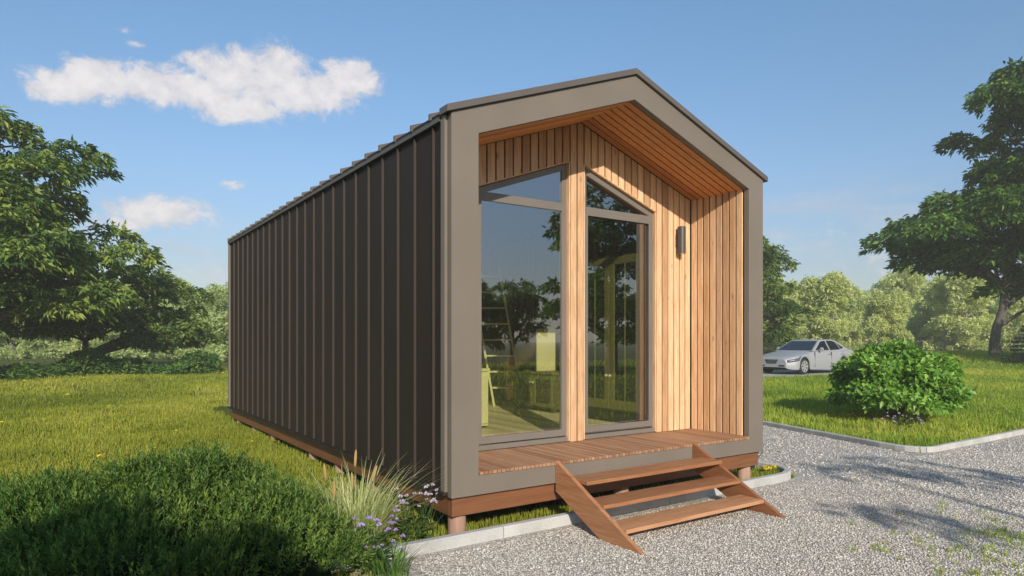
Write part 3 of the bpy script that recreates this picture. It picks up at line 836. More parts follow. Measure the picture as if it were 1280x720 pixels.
# weeds sprouting in the gravel
wx, wy = [], []
for cx, cy, r, n in ((3.35, -2.75, .55, 60), (3.95, -2.55, .35, 40), (2.75, -2.75, .3, 14), (3.3, -2.1, .6, 18), (4.4, -2.2, .6, 25)):
    wx.append(rng.normal(cx, r*.5, n)); wy.append(rng.normal(cy, r*.5, n))
wx = np.concatenate(wx); wy = np.concatenate(wy)
wx = np.repeat(wx, 9)+rng.normal(0, .018, len(wx)*9); wy = np.repeat(wy, 9)+rng.normal(0, .018, len(wy)*9)
blades('gravel_weeds', wx, wy, .055*rng.uniform(.4, 1.4, len(wx)), .006*rng.uniform(.7, 1.3, len(wx)), M['grass_r'], rng.uniform(.1, .9, len(wx)), 1.0)

# loose stones lying on the gravel near the viewer
def stones(n, fn, size):
    x, y = fn(n); n = len(x)
    base = np.array([(1, 0, 0), (-1, 0, 0), (0, 1, 0), (0, -1, 0), (0, 0, 1), (0, 0, -.6)], float)
    fs = np.array([(0, 2, 4), (2, 1, 4), (1, 3, 4), (3, 0, 4), (2, 0, 5), (1, 2, 5), (3, 1, 5), (0, 3, 5)])
    s = size*rng.uniform(.5, 1.4, (n, 1, 1)); V = base[None]*s*np.stack([rng.uniform(.7, 1.3, n), rng.uniform(.6, 1.2, n), rng.uniform(.4, .8, n)], 1)[:, None]
    V = V+rng.normal(0, .22, (n, 6, 3))*s
    a = rng.uniform(0, 6.28, n); c, si = np.cos(a)[:, None], np.sin(a)[:, None]
    V = np.stack([V[..., 0]*c-V[..., 1]*si, V[..., 0]*si+V[..., 1]*c, V[..., 2]], 2)
    V += np.stack([x, y, np.full(n, .006)], 1)[:, None]
    loops = (np.arange(n)[:, None, None]*6+fs[None]).ravel()
    return V.reshape(-1, 3), loops, n*8, np.repeat(np.clip(rng.normal(.55, .24, n), 0, 1), 8)
def near(n):
    x = rng.uniform(-.5, 9, n); y = rng.uniform(-4.6, -.2, n); f = (x-CAMX)*.5624+(y-CAMY)*.8268
    ok = y > np.interp(x, [-1, -.8, -.2, 1.2, 3.5, 9], [-1.2, -1.25, -2.25, -3.25, -3.35, -3.5])
    k = ok & (rng.random(n) < np.clip(5.2/f, 0, 1)**2) & inview(x, y) & (f > 2.5)
    return x[k], y[k]
def mid(n):
    x = rng.uniform(4.95, 12, n); y = rng.uniform(-3, 6, n); k = (x < xi(y)-.15) | (y < -.25); return x[k], y[k]
a = stones(150000, near, .0085); b = stones(26000, mid, .014)
V = np.concatenate([a[0], b[0]]); loops = np.concatenate([a[1], b[1]+len(a[0])])
tag(np_mesh('loose_gravel', (V, loops), np.full(a[2]+b[2], 3), np.concatenate([a[3], b[3]]), M['stone']), kind='stuff')

# ------------------------------------------------------------------ plants by the cabin
# low evergreen shrub, lower left
def mound_h(x, y):
    h = 0
    for cx, cy, rx, ry, hh in ((-2.75, 1.15, 1.05, .80, .43), (-1.80, 1.02, .85, .75, .60), (-2.1, .45, 1.05, .8, .45), (-1.36, .42, .50, .58, .42), (-1.36, -.05, .46, .50, .33), (-2.3, -.1, .9, .6, .36), (-1.16, -.28, .34, .30, .24), (-3.6, .8, .9, .95, .36)):
        q = 1-((x-cx)/rx)**2-((y-cy)/ry)**2; h = np.maximum(h, hh*np.clip(q, 0, 1)**.42)
    return h*(1+.20*vnoise(x, y, 4.2, 21)+.13*vnoise(x, y, 9, 23))
sh = thing('spreading_shrub', 'low spreading evergreen shrub with fine sprigs beside the cabin, dark at its foot', 'shrub', (-2.1, .9, 0))
n = 27000; x = rng.uniform(-4.6, -.4, n); y = rng.uniform(-.8, 2.5, n); h = mound_h(x, y); k = h > .03; x, y, h = x[k], y[k], h[k]
e = .02; nx = -(mound_h(x+e, y)-h)/e; ny = -(mound_h(x, y+e)-h)/e
keep = rng.random(len(x)) < np.clip(.40*np.sqrt(1+nx**2+ny**2), 0, 1); x, y, h, nx, ny = x[keep], y[keep], h[keep], nx[keep], ny[keep]
nn = unit(np.stack([np.clip(nx, -3, 3), np.clip(ny, -3, 3), np.ones(len(x))], 1))
m = 13
dep = rng.uniform(0, 1, len(x))**2*.16
base = np.stack([x+2.1, y-.9, h+.10], 1)-nn*(dep[:, None]+.04)
axis_ = unit(nn*.7+np.array([0, 0, .75])+rng.normal(0, .28, (len(x), 3)))
ln = rng.uniform(.08, .19, len(x))
t = np.tile(np.linspace(.12, 1, m), len(x))
A = np.repeat(axis_, m, 0); Bp = np.repeat(base, m, 0)+A*(t*np.repeat(ln, m))[:, None]
side = unit(np.cross(A, rng.normal(size=A.shape)))
Dd = unit(side*(1.1-.7*t)[:, None]+A*(.45+.5*t)[:, None])
T = np.clip(np.repeat(rng.normal(.42, .17, len(x)), m)+.30*(t-.4), 0, 1)
leaf_mesh('foliage', Bp, Dd, unit(np.cross(Dd, rng.normal(size=Dd.shape))), rng.uniform(.026, .044, len(t)), rng.uniform(.008, .012, len(t)), T, M['leaf_jun'], sh)
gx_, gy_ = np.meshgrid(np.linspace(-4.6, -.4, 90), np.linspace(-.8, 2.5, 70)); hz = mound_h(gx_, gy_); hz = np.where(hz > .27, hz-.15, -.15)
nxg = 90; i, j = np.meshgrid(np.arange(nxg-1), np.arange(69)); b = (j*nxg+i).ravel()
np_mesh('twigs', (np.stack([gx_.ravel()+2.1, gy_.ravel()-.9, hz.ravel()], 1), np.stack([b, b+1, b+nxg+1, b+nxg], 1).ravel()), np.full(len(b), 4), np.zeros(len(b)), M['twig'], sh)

def fan_blades(g, n, base_r, hmin, hmax, wid, out=.5, curl=.35, seg=6):
    """long arching blades; returns V, loops, sizes, tint"""
    Vs, Ls, Ss, Ts = [], [], [], []; off = 0
    for k in range(n):
        a = g.uniform(0, 6.283); r = base_r*math.sqrt(g.random()); h = g.uniform(hmin, hmax); o = h*out*g.uniform(.1, 1.1); c = curl*g.uniform(.2, 1.3)
        bx, by = r*math.cos(a), r*math.sin(a); a2 = a+g.normal()*.5; dx, dy = math.cos(a2), math.sin(a2); w = wid*g.uniform(.6, 1.3)
        tw = g.uniform(-.6, .6); sxv = (-math.sin(a2+tw), math.cos(a2+tw))
        for s in range(seg+1):
            t = s/seg; q = o*t**1.7; z = h*(t-c*t**3*.55); ww = w*(1-t**2)*.5+.0004
            for sg in (-1, 1): Vs.append((bx+dx*q+sg*sxv[0]*ww, by+dy*q+sg*sxv[1]*ww, z))
        for s in range(seg): Ls += [off+2*s, off+2*s+1, off+2*s+3, off+2*s+2]; Ss.append(4)
        Ts += [float(np.clip(g.normal(.5, .22), 0, 1))]*seg; off += 2*(seg+1)
    return Vs, Ls, Ss, Ts
g = np.random.default_rng(3)
og = thing('ornamental_grass', 'pale arching ornamental grass clump with tan seed heads by the cabin corner', 'ornamental grass', (-.74, .28, 0))
V, L, S, T = fan_blades(g, 600, .20, .38, .80, .0105, .9, .55)
np_mesh('blades', (np.array(V), L), S, T, M['orn'], og)
for (dx, dy, hh, tx, ty) in ((-.18, .05, .72, -.04, 0), (-.14, .02, .58, -.01, 0), (.02, .05, .80, .03, .02), (.0, -.02, .64, -.02, .0), (.09, .02, .66, .13, .02)):
    mb = MB(); p = [(dx*.4, dy*.4, 0), (dx*.8+tx*.2, dy, hh*.5), (dx+tx*.6, dy+ty*.6, hh-.14), (dx+tx, dy+ty, hh)]
    mb.tube(p[:3], [.003, .0025, .002], 5); sm = mb.build('stalk', M['stem'], og)
    mb = MB(); a, b = Vector(p[2]), Vector(p[3]); mb.tube([a, a.lerp(b, .15), a.lerp(b, .5), a.lerp(b, .85), b], [.002, .010, .0125, .009, .001], 7, .5)
    mb.build('seed_head', M['seed'], og, smooth=True)

def flower_plant(name, label, loc, stems, mat, leaf_n=60, group=None, seed=1, hr=.016, low=.22):
    g = np.random.default_rng(seed)
    root = thing(name, label, 'flower', loc, 0, group)
    mb = MB()
    heads = []
    for x, y, h in stems:
        bx, by = x*.35+g.normal()*.015, y*.35+g.normal()*.015
        mid_ = (bx+(x-bx)*.45+g.normal()*.01, by+(y-by)*.45, h*.55)
        mb.tube([(bx, by, 0), mid_, (x, y, h)], [.0028, .0022, .0015], 4)
        heads.append((x, y, h))
    mb.build('stems', M['stem'], root)
    B, D, N_, Ln, Wn, T = [], [], [], [], [], []
    for k in range(leaf_n):
        a = g.uniform(0, 6.28); r = g.uniform(.0, .12); z = g.uniform(.0, low)
        B.append((r*math.cos(a), r*math.sin(a), z)); D.append((math.cos(a)*.8, math.sin(a)*.8, g.uniform(-.1, .8))); N_.append((g.normal()*.3, g.normal()*.3, 1)); Ln.append(g.uniform(.05, .12)); Wn.append(g.uniform(.010, .02)); T.append(g.random())
    leaf_mesh('leaves', np.array(B), unit(np.array(D)), unit(np.array(N_)), np.array(Ln), np.array(Wn), np.array(T), M['stem'], root)
    for hx, hy, hz_ in heads:
        n = 26; d = rand_dir(n, g); d[:, 2] = np.abs(d[:, 2])*.8
        r = hr*g.uniform(.75, 1.3)
        leaf_mesh('flower_head', np.array([(hx, hy, hz_)])+d*r*.25, unit(d), unit(np.cross(d, g.normal(size=(n, 3)))), np.full(n, r)*g.uniform(.8, 1.2, n), np.full(n, r*.6), np.clip(g.normal(.5, .25, n), 0, 1), mat, root)
    return root
g = np.random.default_rng(11)
flower_plant('flowering_plant', 'lilac-purple flowers on thin stems in front of the pale grass clump', (-.80, -.22, 0),
             [(g.uniform(-.16, .30), g.uniform(-.22, .25), g.uniform(.18, .40)) for _ in range(32)], M['lilac'], 130, seed=5, hr=.018, low=.26)
flower_plant('flowering_plant', 'pale pink flowers on tall stems below the cabin floor beam', (-.26, .16, 0),
             [(g.uniform(-.16, .34), g.uniform(-.10, .26), g.uniform(.26, .46)) for _ in range(28)], M['pink'], 80, seed=6, hr=.018)
# dark strappy plant in the near corner
dp = thing('strappy_plant', 'dark green strappy leaves at the kerb end under the lilac flowers', 'plant', (-.72, -.40, 0))
V, L, S, T = fan_blades(np.random.default_rng(8), 120, .14, .16, .34, .010, .9, .5); np_mesh('leaves', (np.array(V), L), S, T, M['leaf_b'], dp)
# clump at the far corner of the cabin
tg = thing('grass_clump', 'grey-green tufty grass clump at the right corner of the cabin', 'grass clump', (4.60, .55, 0))
V, L, S, T = fan_blades(np.random.default_rng(9), 260, .12, .22, .52, .009, .55, .4); np_mesh('blades', (np.array(V), L), S, T, M['leaf_spr'], tg)
g = np.random.default_rng(4)
flower_plant('yellow_flower', 'cluster of yellow blooms inside the kerb at the right cabin corner', (4.62, .20, 0), [(g.uniform(-.10, .10), g.uniform(-.05, .05), g.uniform(.07, .10)) for _ in range(9)], M['yellow'], 20, seed=12, hr=.024, low=.05)
flower_plant('flowering_plant', 'pale lilac flowers in the grass in front of the round bush', (10.0, 1.15, float(terrain(10, 1.15))),
             [(g.uniform(-.55, .55), g.uniform(-.3, .3), g.uniform(.14, .36)) for _ in range(24)], M['pink'], 60, seed=13, hr=.017)
# yellow flowers dotted in the lawn
yf = thing('lawn_flower', 'small yellow flower dotted in the lawn', 'flower', (0, 0, 0), 0, 'small yellow flowers in the lawns')
n = 16; a = np.linspace(0, 2*np.pi, n, endpoint=False); gg = np.random.default_rng(2)
d = np.stack([np.cos(a), np.sin(a), gg.uniform(.2, .9, n)], 1)
leaf_mesh('bloom', np.tile([[0, 0, .09]], (n, 1)), unit(d), np.tile([[0, 0, 1.0]], (n, 1)), np.full(n, .036), np.full(n, .020), gg.random(n), M['yellow'], yf)
mb = MB(); mb.tube([(0, 0, 0), (.004, 0, .045), (0, 0, .09)], [.003, .0025, .003], 5); mb.build('stem', M['stem'], yf)
spots = [(-1.47, 6.27), (-2.24, 5.23), (-1.59, 5.52), (-1.11, 7.38), (-.66, 6.49), (-.34, 5.5), (-3.52, 9.92), (-2.73, 10.79), (-2.27, 16.61), (-3.07, 16.43), (-2.51, 15.77), (-1.81, 11.87), (-3.77, 23.0), (-2.01, 23.0), (2.88, 24.97), (9.81, 2.41), (8.9, .45), (11.67, 5.09)]
for i, (x, y) in enumerate(spots):
    o = yf if i == 0 else copy_tree(yf)
    o.location = (x, y, float(terrain(x, y))); o.rotation_euler = (random.uniform(-.4, .1), random.uniform(-.3, .3), random.uniform(0, 6)); s = (1.0 if y < 9 else 1.25)*random.uniform(.8, 1.3); o.scale = (s, s, s)

# round leafy bush on the island
bu = thing('round_bush', 'rounded bright green leafy bush on the lawn island', 'bush', (11.46, 2.0, float(terrain(11.46, 2.0))))
g = np.random.default_rng(31)
n = 10500; d = rand_dir(n, g); d[:, 2] = np.where(d[:, 2] < -.35, -d[:, 2], d[:, 2]); u = g.uniform(.55, 1.0, n)**.5
lump = 1+.14*(np.sin(d[:, 0]*7+1)*np.sin(d[:, 1]*6+2)+np.sin(d[:, 2]*9+d[:, 0]*5)*.7)
B = d*np.array([1.22, 1.12, .86])*(u*lump)[:, None]+np.array([0, 0, .64]); B[:, 2] = np.maximum(B[:, 2], .03)
D = unit(d*.6+rand_dir(n, g)*.7+np.array([0, 0, -.15])); Nn = unit(d+np.array([0, 0, .5])+g.normal(size=(n, 3))*.5)
T = np.clip(g.normal(.5, .24, n), 0, 1)
leaf_mesh('foliage', B, D, Nn, g.uniform(.09, .17, n), g.uniform(.06, .10, n), T, M['leaf_bush'], bu)
mb = MB()
for k in range(14):
    a = k*2.4; mb.tube([(0, 0, 0), (.3*math.cos(a), .3*math.sin(a), .45), (.8*math.cos(a), .7*math.sin(a), .5+.6*(k % 4)/3)], [.03, .02, .008], 5)
mb.build('branches', M['bark'], bu)

# ------------------------------------------------------------------ trees
tz = lambda x, y: float(terrain(x, y))-.03
make_tree('broadleaf_tree', 'largest tree at the left edge, tall layered crown of dark green leaves', 'tree', (-6.1, 26.4, tz(-6.1, 26.4)),
          [(0, 0, 0), (.1, 0, 1.4), (.0, .1, 3), (.25, 0, 4.6), (.3, .1, 6.2), (.35, 0, 8.2)],
          [(.3, 0, 4.6, 6.3, 5.2, 3.6, 1.6), (.6, 0, 7.4, 4.3, 4.0, 2.3, .8)], 112, 1.25, 120, 6, .32, .115, M['leaf_a'], M['bark'], 41, r0=.34)
make_tree('broadleaf_tree', 'low spreading multi-branched tree left of the cabin, in front of hazy wood', 'tree', (-1.9, 30.8, tz(-1.9, 30.8)),
          [(0, 0, 0), (.05, 0, .7), (.1, 0, 1.5), (.5, 0, 2.4), (1.1, 0, 3.4), (1.7, 0, 4.2)],
          [(2.0, -.4, 3.1, 3.6, 3.0, 1.9, 1.2), (-.8, 0, 2.6, 2.6, 2.4, 1.3, .45), (3.8, -.8, 1.8, 2.2, 1.6, .9, .35)], 56, .85, 95, 6, .25, .09, M['leaf_a'], M['bark'], 42, r0=.16)
make_tree('broadleaf_tree', 'green layered tree behind the silver car beside the cabin', 'tree', (31.6, 20.3, tz(31.6, 20.3)),
          [(0, 0, 0), (.1, 0, 1.6), (.0, .1, 3.2), (.1, 0, 5), (.1, 0, 7)],
          [(0, 0, 2.9, 3.4, 3.3, 2.3, 1), (0, 0, 5.8, 2.8, 2.7, 2.5, 1)], 60, .95, 70, 6, .27, .10, M['leaf_a'], M['bark'], 43, r0=.24)
make_tree('broadleaf_tree', 'tall dark tree with crooked trunk on the grassy mound at right', 'tree', (38.2, 9.7, tz(38.2, 9.7)),
          [(0, 0, 0), (-.10, .05, .7), (.05, 0, 1.5), (.35, -.2, 2.5), (.40, -.25, 3.6), (.9, -.5, 5.5), (1.4, -.8, 8), (1.9, -1.1, 11), (2.2, -1.3, 13.5)],
          [(.2, 0, 6.4, 6.6, 5.6, 2.9, 1.3), (2.0, -1.3, 11.6, 4.4, 4.4, 4.4, 1.0), (2.5, -1.5, 3.9, 3.5, 3, 1.2, .25)], 118, 1.25, 110, 6, .36, .15, M['leaf_b'], M['bark'], 44, r0=.27)
# low hedge under the left trees
hd = thing('low_hedge', 'low dark leafy hedge along the far edge of the left lawn', 'hedge', (-2.4, 27.6, tz(-2.4, 27.6)))
g = np.random.default_rng(51); n = 15000
x = g.uniform(-5.5, 5.6, n); yy = g.normal(0, .6, n)+.10*x; top = .62+.30*np.sin(x*1.3+.6)+.18*np.sin(x*3.1)
top = np.clip(top, .25, 1.2); z = top*g.uniform(0, 1, n)**.6*np.clip(1-(yy-.10*x)**2/2.2, .1, 1)
D = rand_dir(n, g); D[:, 2] = D[:, 2]*.5
leaf_mesh('foliage', np.stack([x, yy, z+.05], 1), unit(D), unit(np.stack([g.normal(size=n)*.5, g.normal(size=n)*.5-.4, np.ones(n)], 1)), g.uniform(.14, .26, n), g.uniform(.06, .1, n), np.clip(g.normal(.45, .2, n), 0, 1), M['leaf_b'], hd)
mb = MB()
for k in range(30):
    xx_ = -5.3+k*.37; mb.tube([(xx_, .1*xx_, 0), (xx_+.1, .1*xx_, .4), (xx_-.05, .1*xx_+.1, .7)], [.03, .02, .008], 5)
mb.build('branches', M['bark'], hd)
# blue spruce at the right edge
sp = thing('small_spruce', 'small blue-green spruce at the right edge below the tall tree', 'spruce', (35.6, 7.2, tz(35.6, 7.2)))
g = np.random.default_rng(61); B, D, T = [], [], []
for lev in range(13):
    z = .15+lev*.19; rr = 1.35*(1-lev/13.5)
    for k in range(11):
        a = g.uniform(0, 6.28)
        for s in range(46):
            t = g.random()**.7; q = rr*t; B.append((q*math.cos(a)+g.normal()*.05, q*math.sin(a)+g.normal()*.05, z-.10*t+.06*t*t+g.normal()*.03)); D.append((math.cos(a)+g.normal()*.6, math.sin(a)+g.normal()*.6, .25+g.normal()*.35)); T.append(np.clip(.5+g.normal()*.18, 0, 1))
B = np.array(B); leaf_mesh('needles', B, unit(np.array(D)), rand_dir(len(B), g), g.uniform(.09, .17, len(B)), g.uniform(.018, .03, len(B)), np.array(T), M['leaf_spr'], sp)
mb = MB(); mb.tube([(0, 0, 0), (0, 0, 1.2), (0, 0, 2.6)], [.07, .045, .01], 7); mb.build('trunk', M['bark'], sp)

# trees across the court: mirrored in the glass and throwing the dapples on the gravel
make_tree('broadleaf_tree', 'tall leafy tree mirrored in the right-hand glass door', 'tree', (20.3, -18.2, tz(20.3, -18.2)),
          [(0, 0, 0), (.1, 0, 1.6), (0, .1, 3.2), (.1, 0, 5), (.1, 0, 7.8)], [(0, 0, 4.0, 3.9, 3.6, 2.8, 1), (0, 0, 7.2, 3.0, 3.0, 2.4, .8)], 64, 1.0, 60, 5, .30, .12, M['leaf_b'], M['bark'], 45, r0=.28)
make_tree('broadleaf_tree', 'leafy tree mirrored low in the middle of the left pane', 'tree', (21.5, -29, tz(21.5, -29)),
          [(0, 0, 0), (.1, 0, 1.2), (0, .1, 2.4), (.1, 0, 3.6), (.1, 0, 5)], [(0, 0, 3.4, 2.6, 2.6, 2.4, 1)], 34, .9, 55, 5, .30, .12, M['leaf_a'], M['bark'], 46, r0=.2)
make_tree('broadleaf_tree', 'leafy tree mirrored at the left side of the left pane', 'tree', (17.6, -28, tz(17.6, -28)),
          [(0, 0, 0), (.1, 0, 1.2), (0, .1, 2.4), (.1, 0, 3.4), (.1, 0, 4.6)], [(0, 0, 3.1, 2.5, 2.5, 2.3, 1)], 30, .9, 55, 5, .30, .12, M['leaf_b'], M['bark'], 47, r0=.2)
make_tree('broadleaf_tree', 'sparse tree off to the right whose dappled shade falls on the gravel by the steps', 'tree', (.0, -14, tz(.0, -14)),
          [(0, 0, 0), (.1, 0, 1.6), (0, .1, 3.2), (.1, 0, 5), (.1, 0, 7)], [(1.2, .9, 6.0, 3.2, 1.2, 1.0, 1)], 5, .6, 14, 4, .28, .11, M['leaf_b'], M['bark'], 48, r0=.09)
make_tree('broadleaf_tree', 'tree outside the right of the picture whose shade darkens the mound', 'tree', (33.5, -6, tz(33.5, -6)),
          [(0, 0, 0), (.1, 0, 1.6), (0, .1, 3.2), (.1, 0, 5), (.1, 0, 9)], [(1, 0, 7, 5.0, 4.5, 4.6, 1)], 60, 1.3, 60, 4, .42, .18, M['leaf_b'], M['bark'], 49, r0=.3)
make_tree('evergreen_shrub', 'dense tall shrub behind the viewer whose shade falls over the low shrub', 'shrub', (-5.5, -7.4, tz(-4, -7.4)),
          [(0, 0, 0), (.05, 0, .8), (0, .05, 1.6), (.05, 0, 3.4)], [(0, 0, 2.6, 1.75, 1.0, 1.95, 1), (.2, 0, .9, 1.6, 1.0, .9, .4)], 70, .55, 130, 5, .16, .07, M['leaf_b'], M['bark'], 50, r0=.10)

# ------------------------------------------------------------------ far wood in the haze: every tree its own copy
protos = []
GR = 'trees of the hazy wood beyond the lawns'
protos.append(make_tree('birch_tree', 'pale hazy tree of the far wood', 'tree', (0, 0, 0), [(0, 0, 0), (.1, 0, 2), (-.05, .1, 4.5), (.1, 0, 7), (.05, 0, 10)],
              [(0, 0, 5.0, 2.4, 2.4, 4.4, 1.2), (0, 0, 8.6, 1.7, 1.7, 2.4, .7), (0, 0, 1.1, 2.6, 2.4, 1.0, .4)], 58, .85, 64, 4, .34, .18, M['leaf_far_hazed'], M['birch'], 71, GR, nj=1.6, droop=1.3, flat=.9, r0=.13))
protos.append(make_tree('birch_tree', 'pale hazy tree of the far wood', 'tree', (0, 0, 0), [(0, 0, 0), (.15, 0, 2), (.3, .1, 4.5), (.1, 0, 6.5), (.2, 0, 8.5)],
              [(0, 0, 4.6, 3.0, 2.8, 3.8, 1), (0, 0, 1.0, 2.9, 2.7, 1.0, .3)], 56, 1.0, 64, 4, .35, .19, M['leaf_far_hazed2'], M['birch'], 72, GR, nj=1.6, droop=.8, flat=.8, r0=.13))
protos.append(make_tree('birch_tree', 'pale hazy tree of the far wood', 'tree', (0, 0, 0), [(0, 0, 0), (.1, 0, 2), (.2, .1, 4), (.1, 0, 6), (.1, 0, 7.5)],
              [(0, 0, 3.4, 3.0, 2.6, 2.8, 1), (.5, 0, 6.0, 2.2, 2.2, 2.2, .8), (0, 0, .9, 2.8, 2.6, .9, .35)], 58, .95, 64, 4, .34, .18, M['leaf_far_hazed'], M['bark'], 73, GR, nj=1.6, droop=.6, flat=.7, r0=.14))
used = [False]*3
def far_tree(px, fw, s, k):
    r = (px-640)/825.66*fw
    x = CAMX+r*.8268+fw*.5624; y = CAMY-r*.5624+fw*.8268
    o = protos[k] if not used[k] else copy_tree(protos[k]); used[k] = True
    o.location = (x, y, float(terrain(x, y))-.1); o.rotation_euler = (0, 0, random.uniform(0, 6.28)); o.scale = (s*random.uniform(.9, 1.15),)*2+(s,)
rr = random.Random(5)
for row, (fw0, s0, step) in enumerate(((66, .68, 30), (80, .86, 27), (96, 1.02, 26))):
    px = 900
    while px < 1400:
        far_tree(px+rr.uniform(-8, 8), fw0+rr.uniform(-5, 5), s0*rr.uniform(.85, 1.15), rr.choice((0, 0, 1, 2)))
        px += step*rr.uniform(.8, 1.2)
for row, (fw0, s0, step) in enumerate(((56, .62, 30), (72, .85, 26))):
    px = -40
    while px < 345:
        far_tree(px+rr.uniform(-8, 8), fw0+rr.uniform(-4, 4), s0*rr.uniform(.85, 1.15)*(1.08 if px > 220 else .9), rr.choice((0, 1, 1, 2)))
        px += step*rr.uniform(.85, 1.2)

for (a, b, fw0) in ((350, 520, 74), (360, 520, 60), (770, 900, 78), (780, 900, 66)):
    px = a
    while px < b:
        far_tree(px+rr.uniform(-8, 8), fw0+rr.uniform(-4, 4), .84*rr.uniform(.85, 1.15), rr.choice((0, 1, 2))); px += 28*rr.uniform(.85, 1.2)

# ------------------------------------------------------------------ the car
car = thing('parked_car', 'silver four-door sedan parked on the gravel drive behind the lawn island', 'car', (21.55, 11.73, float(terrain(23, 11.5))+.012))
LENC = 5.03; WB0, WB1, RW = .92, 3.89, .335
def wid(s): return .935*(1-.30*(1-ss(0, .55, s))**2-.16*ss(4.45, 5.03, s)**2)
def topz(s): return float(np.interp(s, [0, .08, .35, .9, 1.5, 2.2, 3.2, 4.1, 4.5, 4.9, 5.03], [.60, .66, .74, .84, .93, .96, .97, 1.0, 1.0, .97, .86]))
def botz(s):
    b = float(np.interp(s, [0, .12, .4, 4.5, 4.9, 5.03], [.30, .23, .20, .20, .27, .40]))
    for c in (WB0, WB1):
        if abs(s-c) < .385: b = max(b, .33+math.sqrt(.385**2-(s-c)**2))
    return b
stn = sorted(set([0, .03, .08, .15, .25, .35, .45, 4.6, 4.75, 4.88, 4.97, 5.03]+[WB0+d*.385/8 for d in range(-8, 9)]+[WB1+d*.385/8 for d in range(-8, 9)]+[WB0-.387, WB0+.387, WB1-.387, WB1+.387]+list(np.linspace(1.4, 3.4, 11))))
mb = MB(); vs = []; fs = []
for s in stn:
    w = float(wid(s)); t = topz(s); b = botz(s)
    prof = [(w*.955, b), (w*.985, b+(t-b)*.15), (w, b+(t-b)*.42), (w*.985, b+(t-b)*.68), (w*.955, b+(t-b)*.86), (w*.90, t-.012), (w*.80, t+.012), (w*.45, t+.030), (0, t+.036)]
    ring_ = [(s, p[0], p[1]) for p in prof]+[(s, -p[0], p[1]) for p in prof[-2::-1]]
    vs += ring_
nr = 17
for i in range(len(stn)-1):
    for k in range(nr-1): fs.append((i*nr+k, i*nr+k+1, (i+1)*nr+k+1, (i+1)*nr+k))
fs += [tuple(range(nr)), tuple((len(stn)-1)*nr+k for k in range(nr))[::-1]]
mb.add(vs, fs, .5)
body = mb.build('body', M['paint'], car, smooth=True)
mb = MB(); mb.box((.25, -.62, .2), (4.8, .62, .62)); mb.box((1.35, -.84, .2), (3.45, .84, .6)); mb.build('underbody', M['black'], car)
# greenhouse
gp = [(1.52, .95), (2.36, 1.395), (2.8, 1.44), (3.3, 1.43), (3.62, 1.385), (4.32, 1.02)]
def gw(z): return .86-.245*(z-.95)/.49
mb = MB(); vs = []
for s, z in gp: vs += [(s, -gw(z), z), (s, gw(z), z)]
for s, z in gp: vs += [(s, -.86, .945), (s, .86, .945)]
n = len(gp); fs = []
for i in range(n-1):
    fs += [(2*i, 2*i+2, 2*i+3, 2*i+1), (2*i, 2*n+2*i, 2*n+2*i+2, 2*i+2), (2*i+1, 2*i+3, 2*n+2*i+3, 2*n+2*i+1)]
mb.add(vs, fs, .5); roofc = mb.build('roof', M['paint'], car, smooth=True)
def panel(name, poly, mat, off, par):
    """quad-ish polygon with thickness, pushed out along its normal"""
    P = [Vector(p) for p in poly]; nrm = (P[1]-P[0]).cross(P[2]-P[0]).normalized()
    c = sum(P, Vector())/len(P)
    if nrm.dot(c-Vector((2.5, 0, .9))) < 0: nrm = -nrm
    mb = MB(); n = len(P); vs = [p-nrm*.01 for p in P]+[p+nrm*off for p in P]
    mb.add(vs, [tuple(range(n)), tuple(range(n, 2*n))[::-1]]+[(i, (i+1) % n, n+(i+1) % n, n+i) for i in range(n)], .5); return mb.build(name, mat, par)
def L2(a, b, t): return tuple(a[i]+(b[i]-a[i])*t for i in range(3))
for sg in (-1, 1):
    sp_ = lambda s, z: (s, sg*gw(z), z)
    panel('side_window', [sp_(1.78, .985), sp_(2.42, 1.345), sp_(2.78, 1.385), sp_(2.80, .985)], M['carglass'], .006, car)
    panel('side_window', [sp_(2.90, .985), sp_(2.88, 1.388), sp_(3.30, 1.38), sp_(3.52, 1.33), sp_(3.70, 1.01)], M['carglass'], .006, car)
    panel('side_window', [sp_(3.76, 1.02), sp_(3.60, 1.30), sp_(3.98, 1.09)], M['carglass'], .006, car)
w0, w1 = gw(.96)-.06, gw(1.38)-.05
panel('windscreen', [(1.57, -w0, .978), (1.57, w0, .978), (2.31, w1, 1.37), (2.31, -w1, 1.37)], M['carglass'], .006, car)
panel('rear_window', [(4.22, -w0, 1.075), (4.22, w0, 1.075), (3.68, w1, 1.355), (3.68, -w1, 1.355)], M['carglass'], .006, car)
def bodypt(s, q, sg, off):
    w = float(wid(s)); t = topz(s); b = botz(s) if not abs(s-WB0) < .39 else float(np.interp(s, [.5, 1.4], [.2, .2])); 
    b = max(b, botz(s)); zz = [b, b+(t-b)*.15, b+(t-b)*.42, b+(t-b)*.68, b+(t-b)*.86, t-.012]; yy = [w*.955, w*.985, w, w*.985, w*.955, w*.90]
    z = b+(t-b)*q; return Vector((s-off*(1.0 if s < .35 else .4), sg*(float(np.interp(z, zz, yy))+off), z))
def patch(name, s0, s1, q0, q1, sg, mat, par, n=8):
    mb = MB(); vs = []; fs = []
    for i in range(n+1):
        f = i/n; s = s0+(s1-s0)*f; lo = q0+(q1-q0)*.35*f; hi = q1
        vs += [bodypt(s, lo, sg, .010), bodypt(s, (lo+hi)/2, sg, .013), bodypt(s, hi, sg, .010)]
    for i in range(n):
        for k in range(2): fs.append((3*i+k, 3*i+k+1, 3*i+4+k, 3*i+3+k))
    mb.add(vs, fs, .5); o = mb.build(name, mat, par, smooth=True)
    md = o.modifiers.new('thick', 'SOLIDIFY'); md.thickness = .012; md.offset = 0
    return o
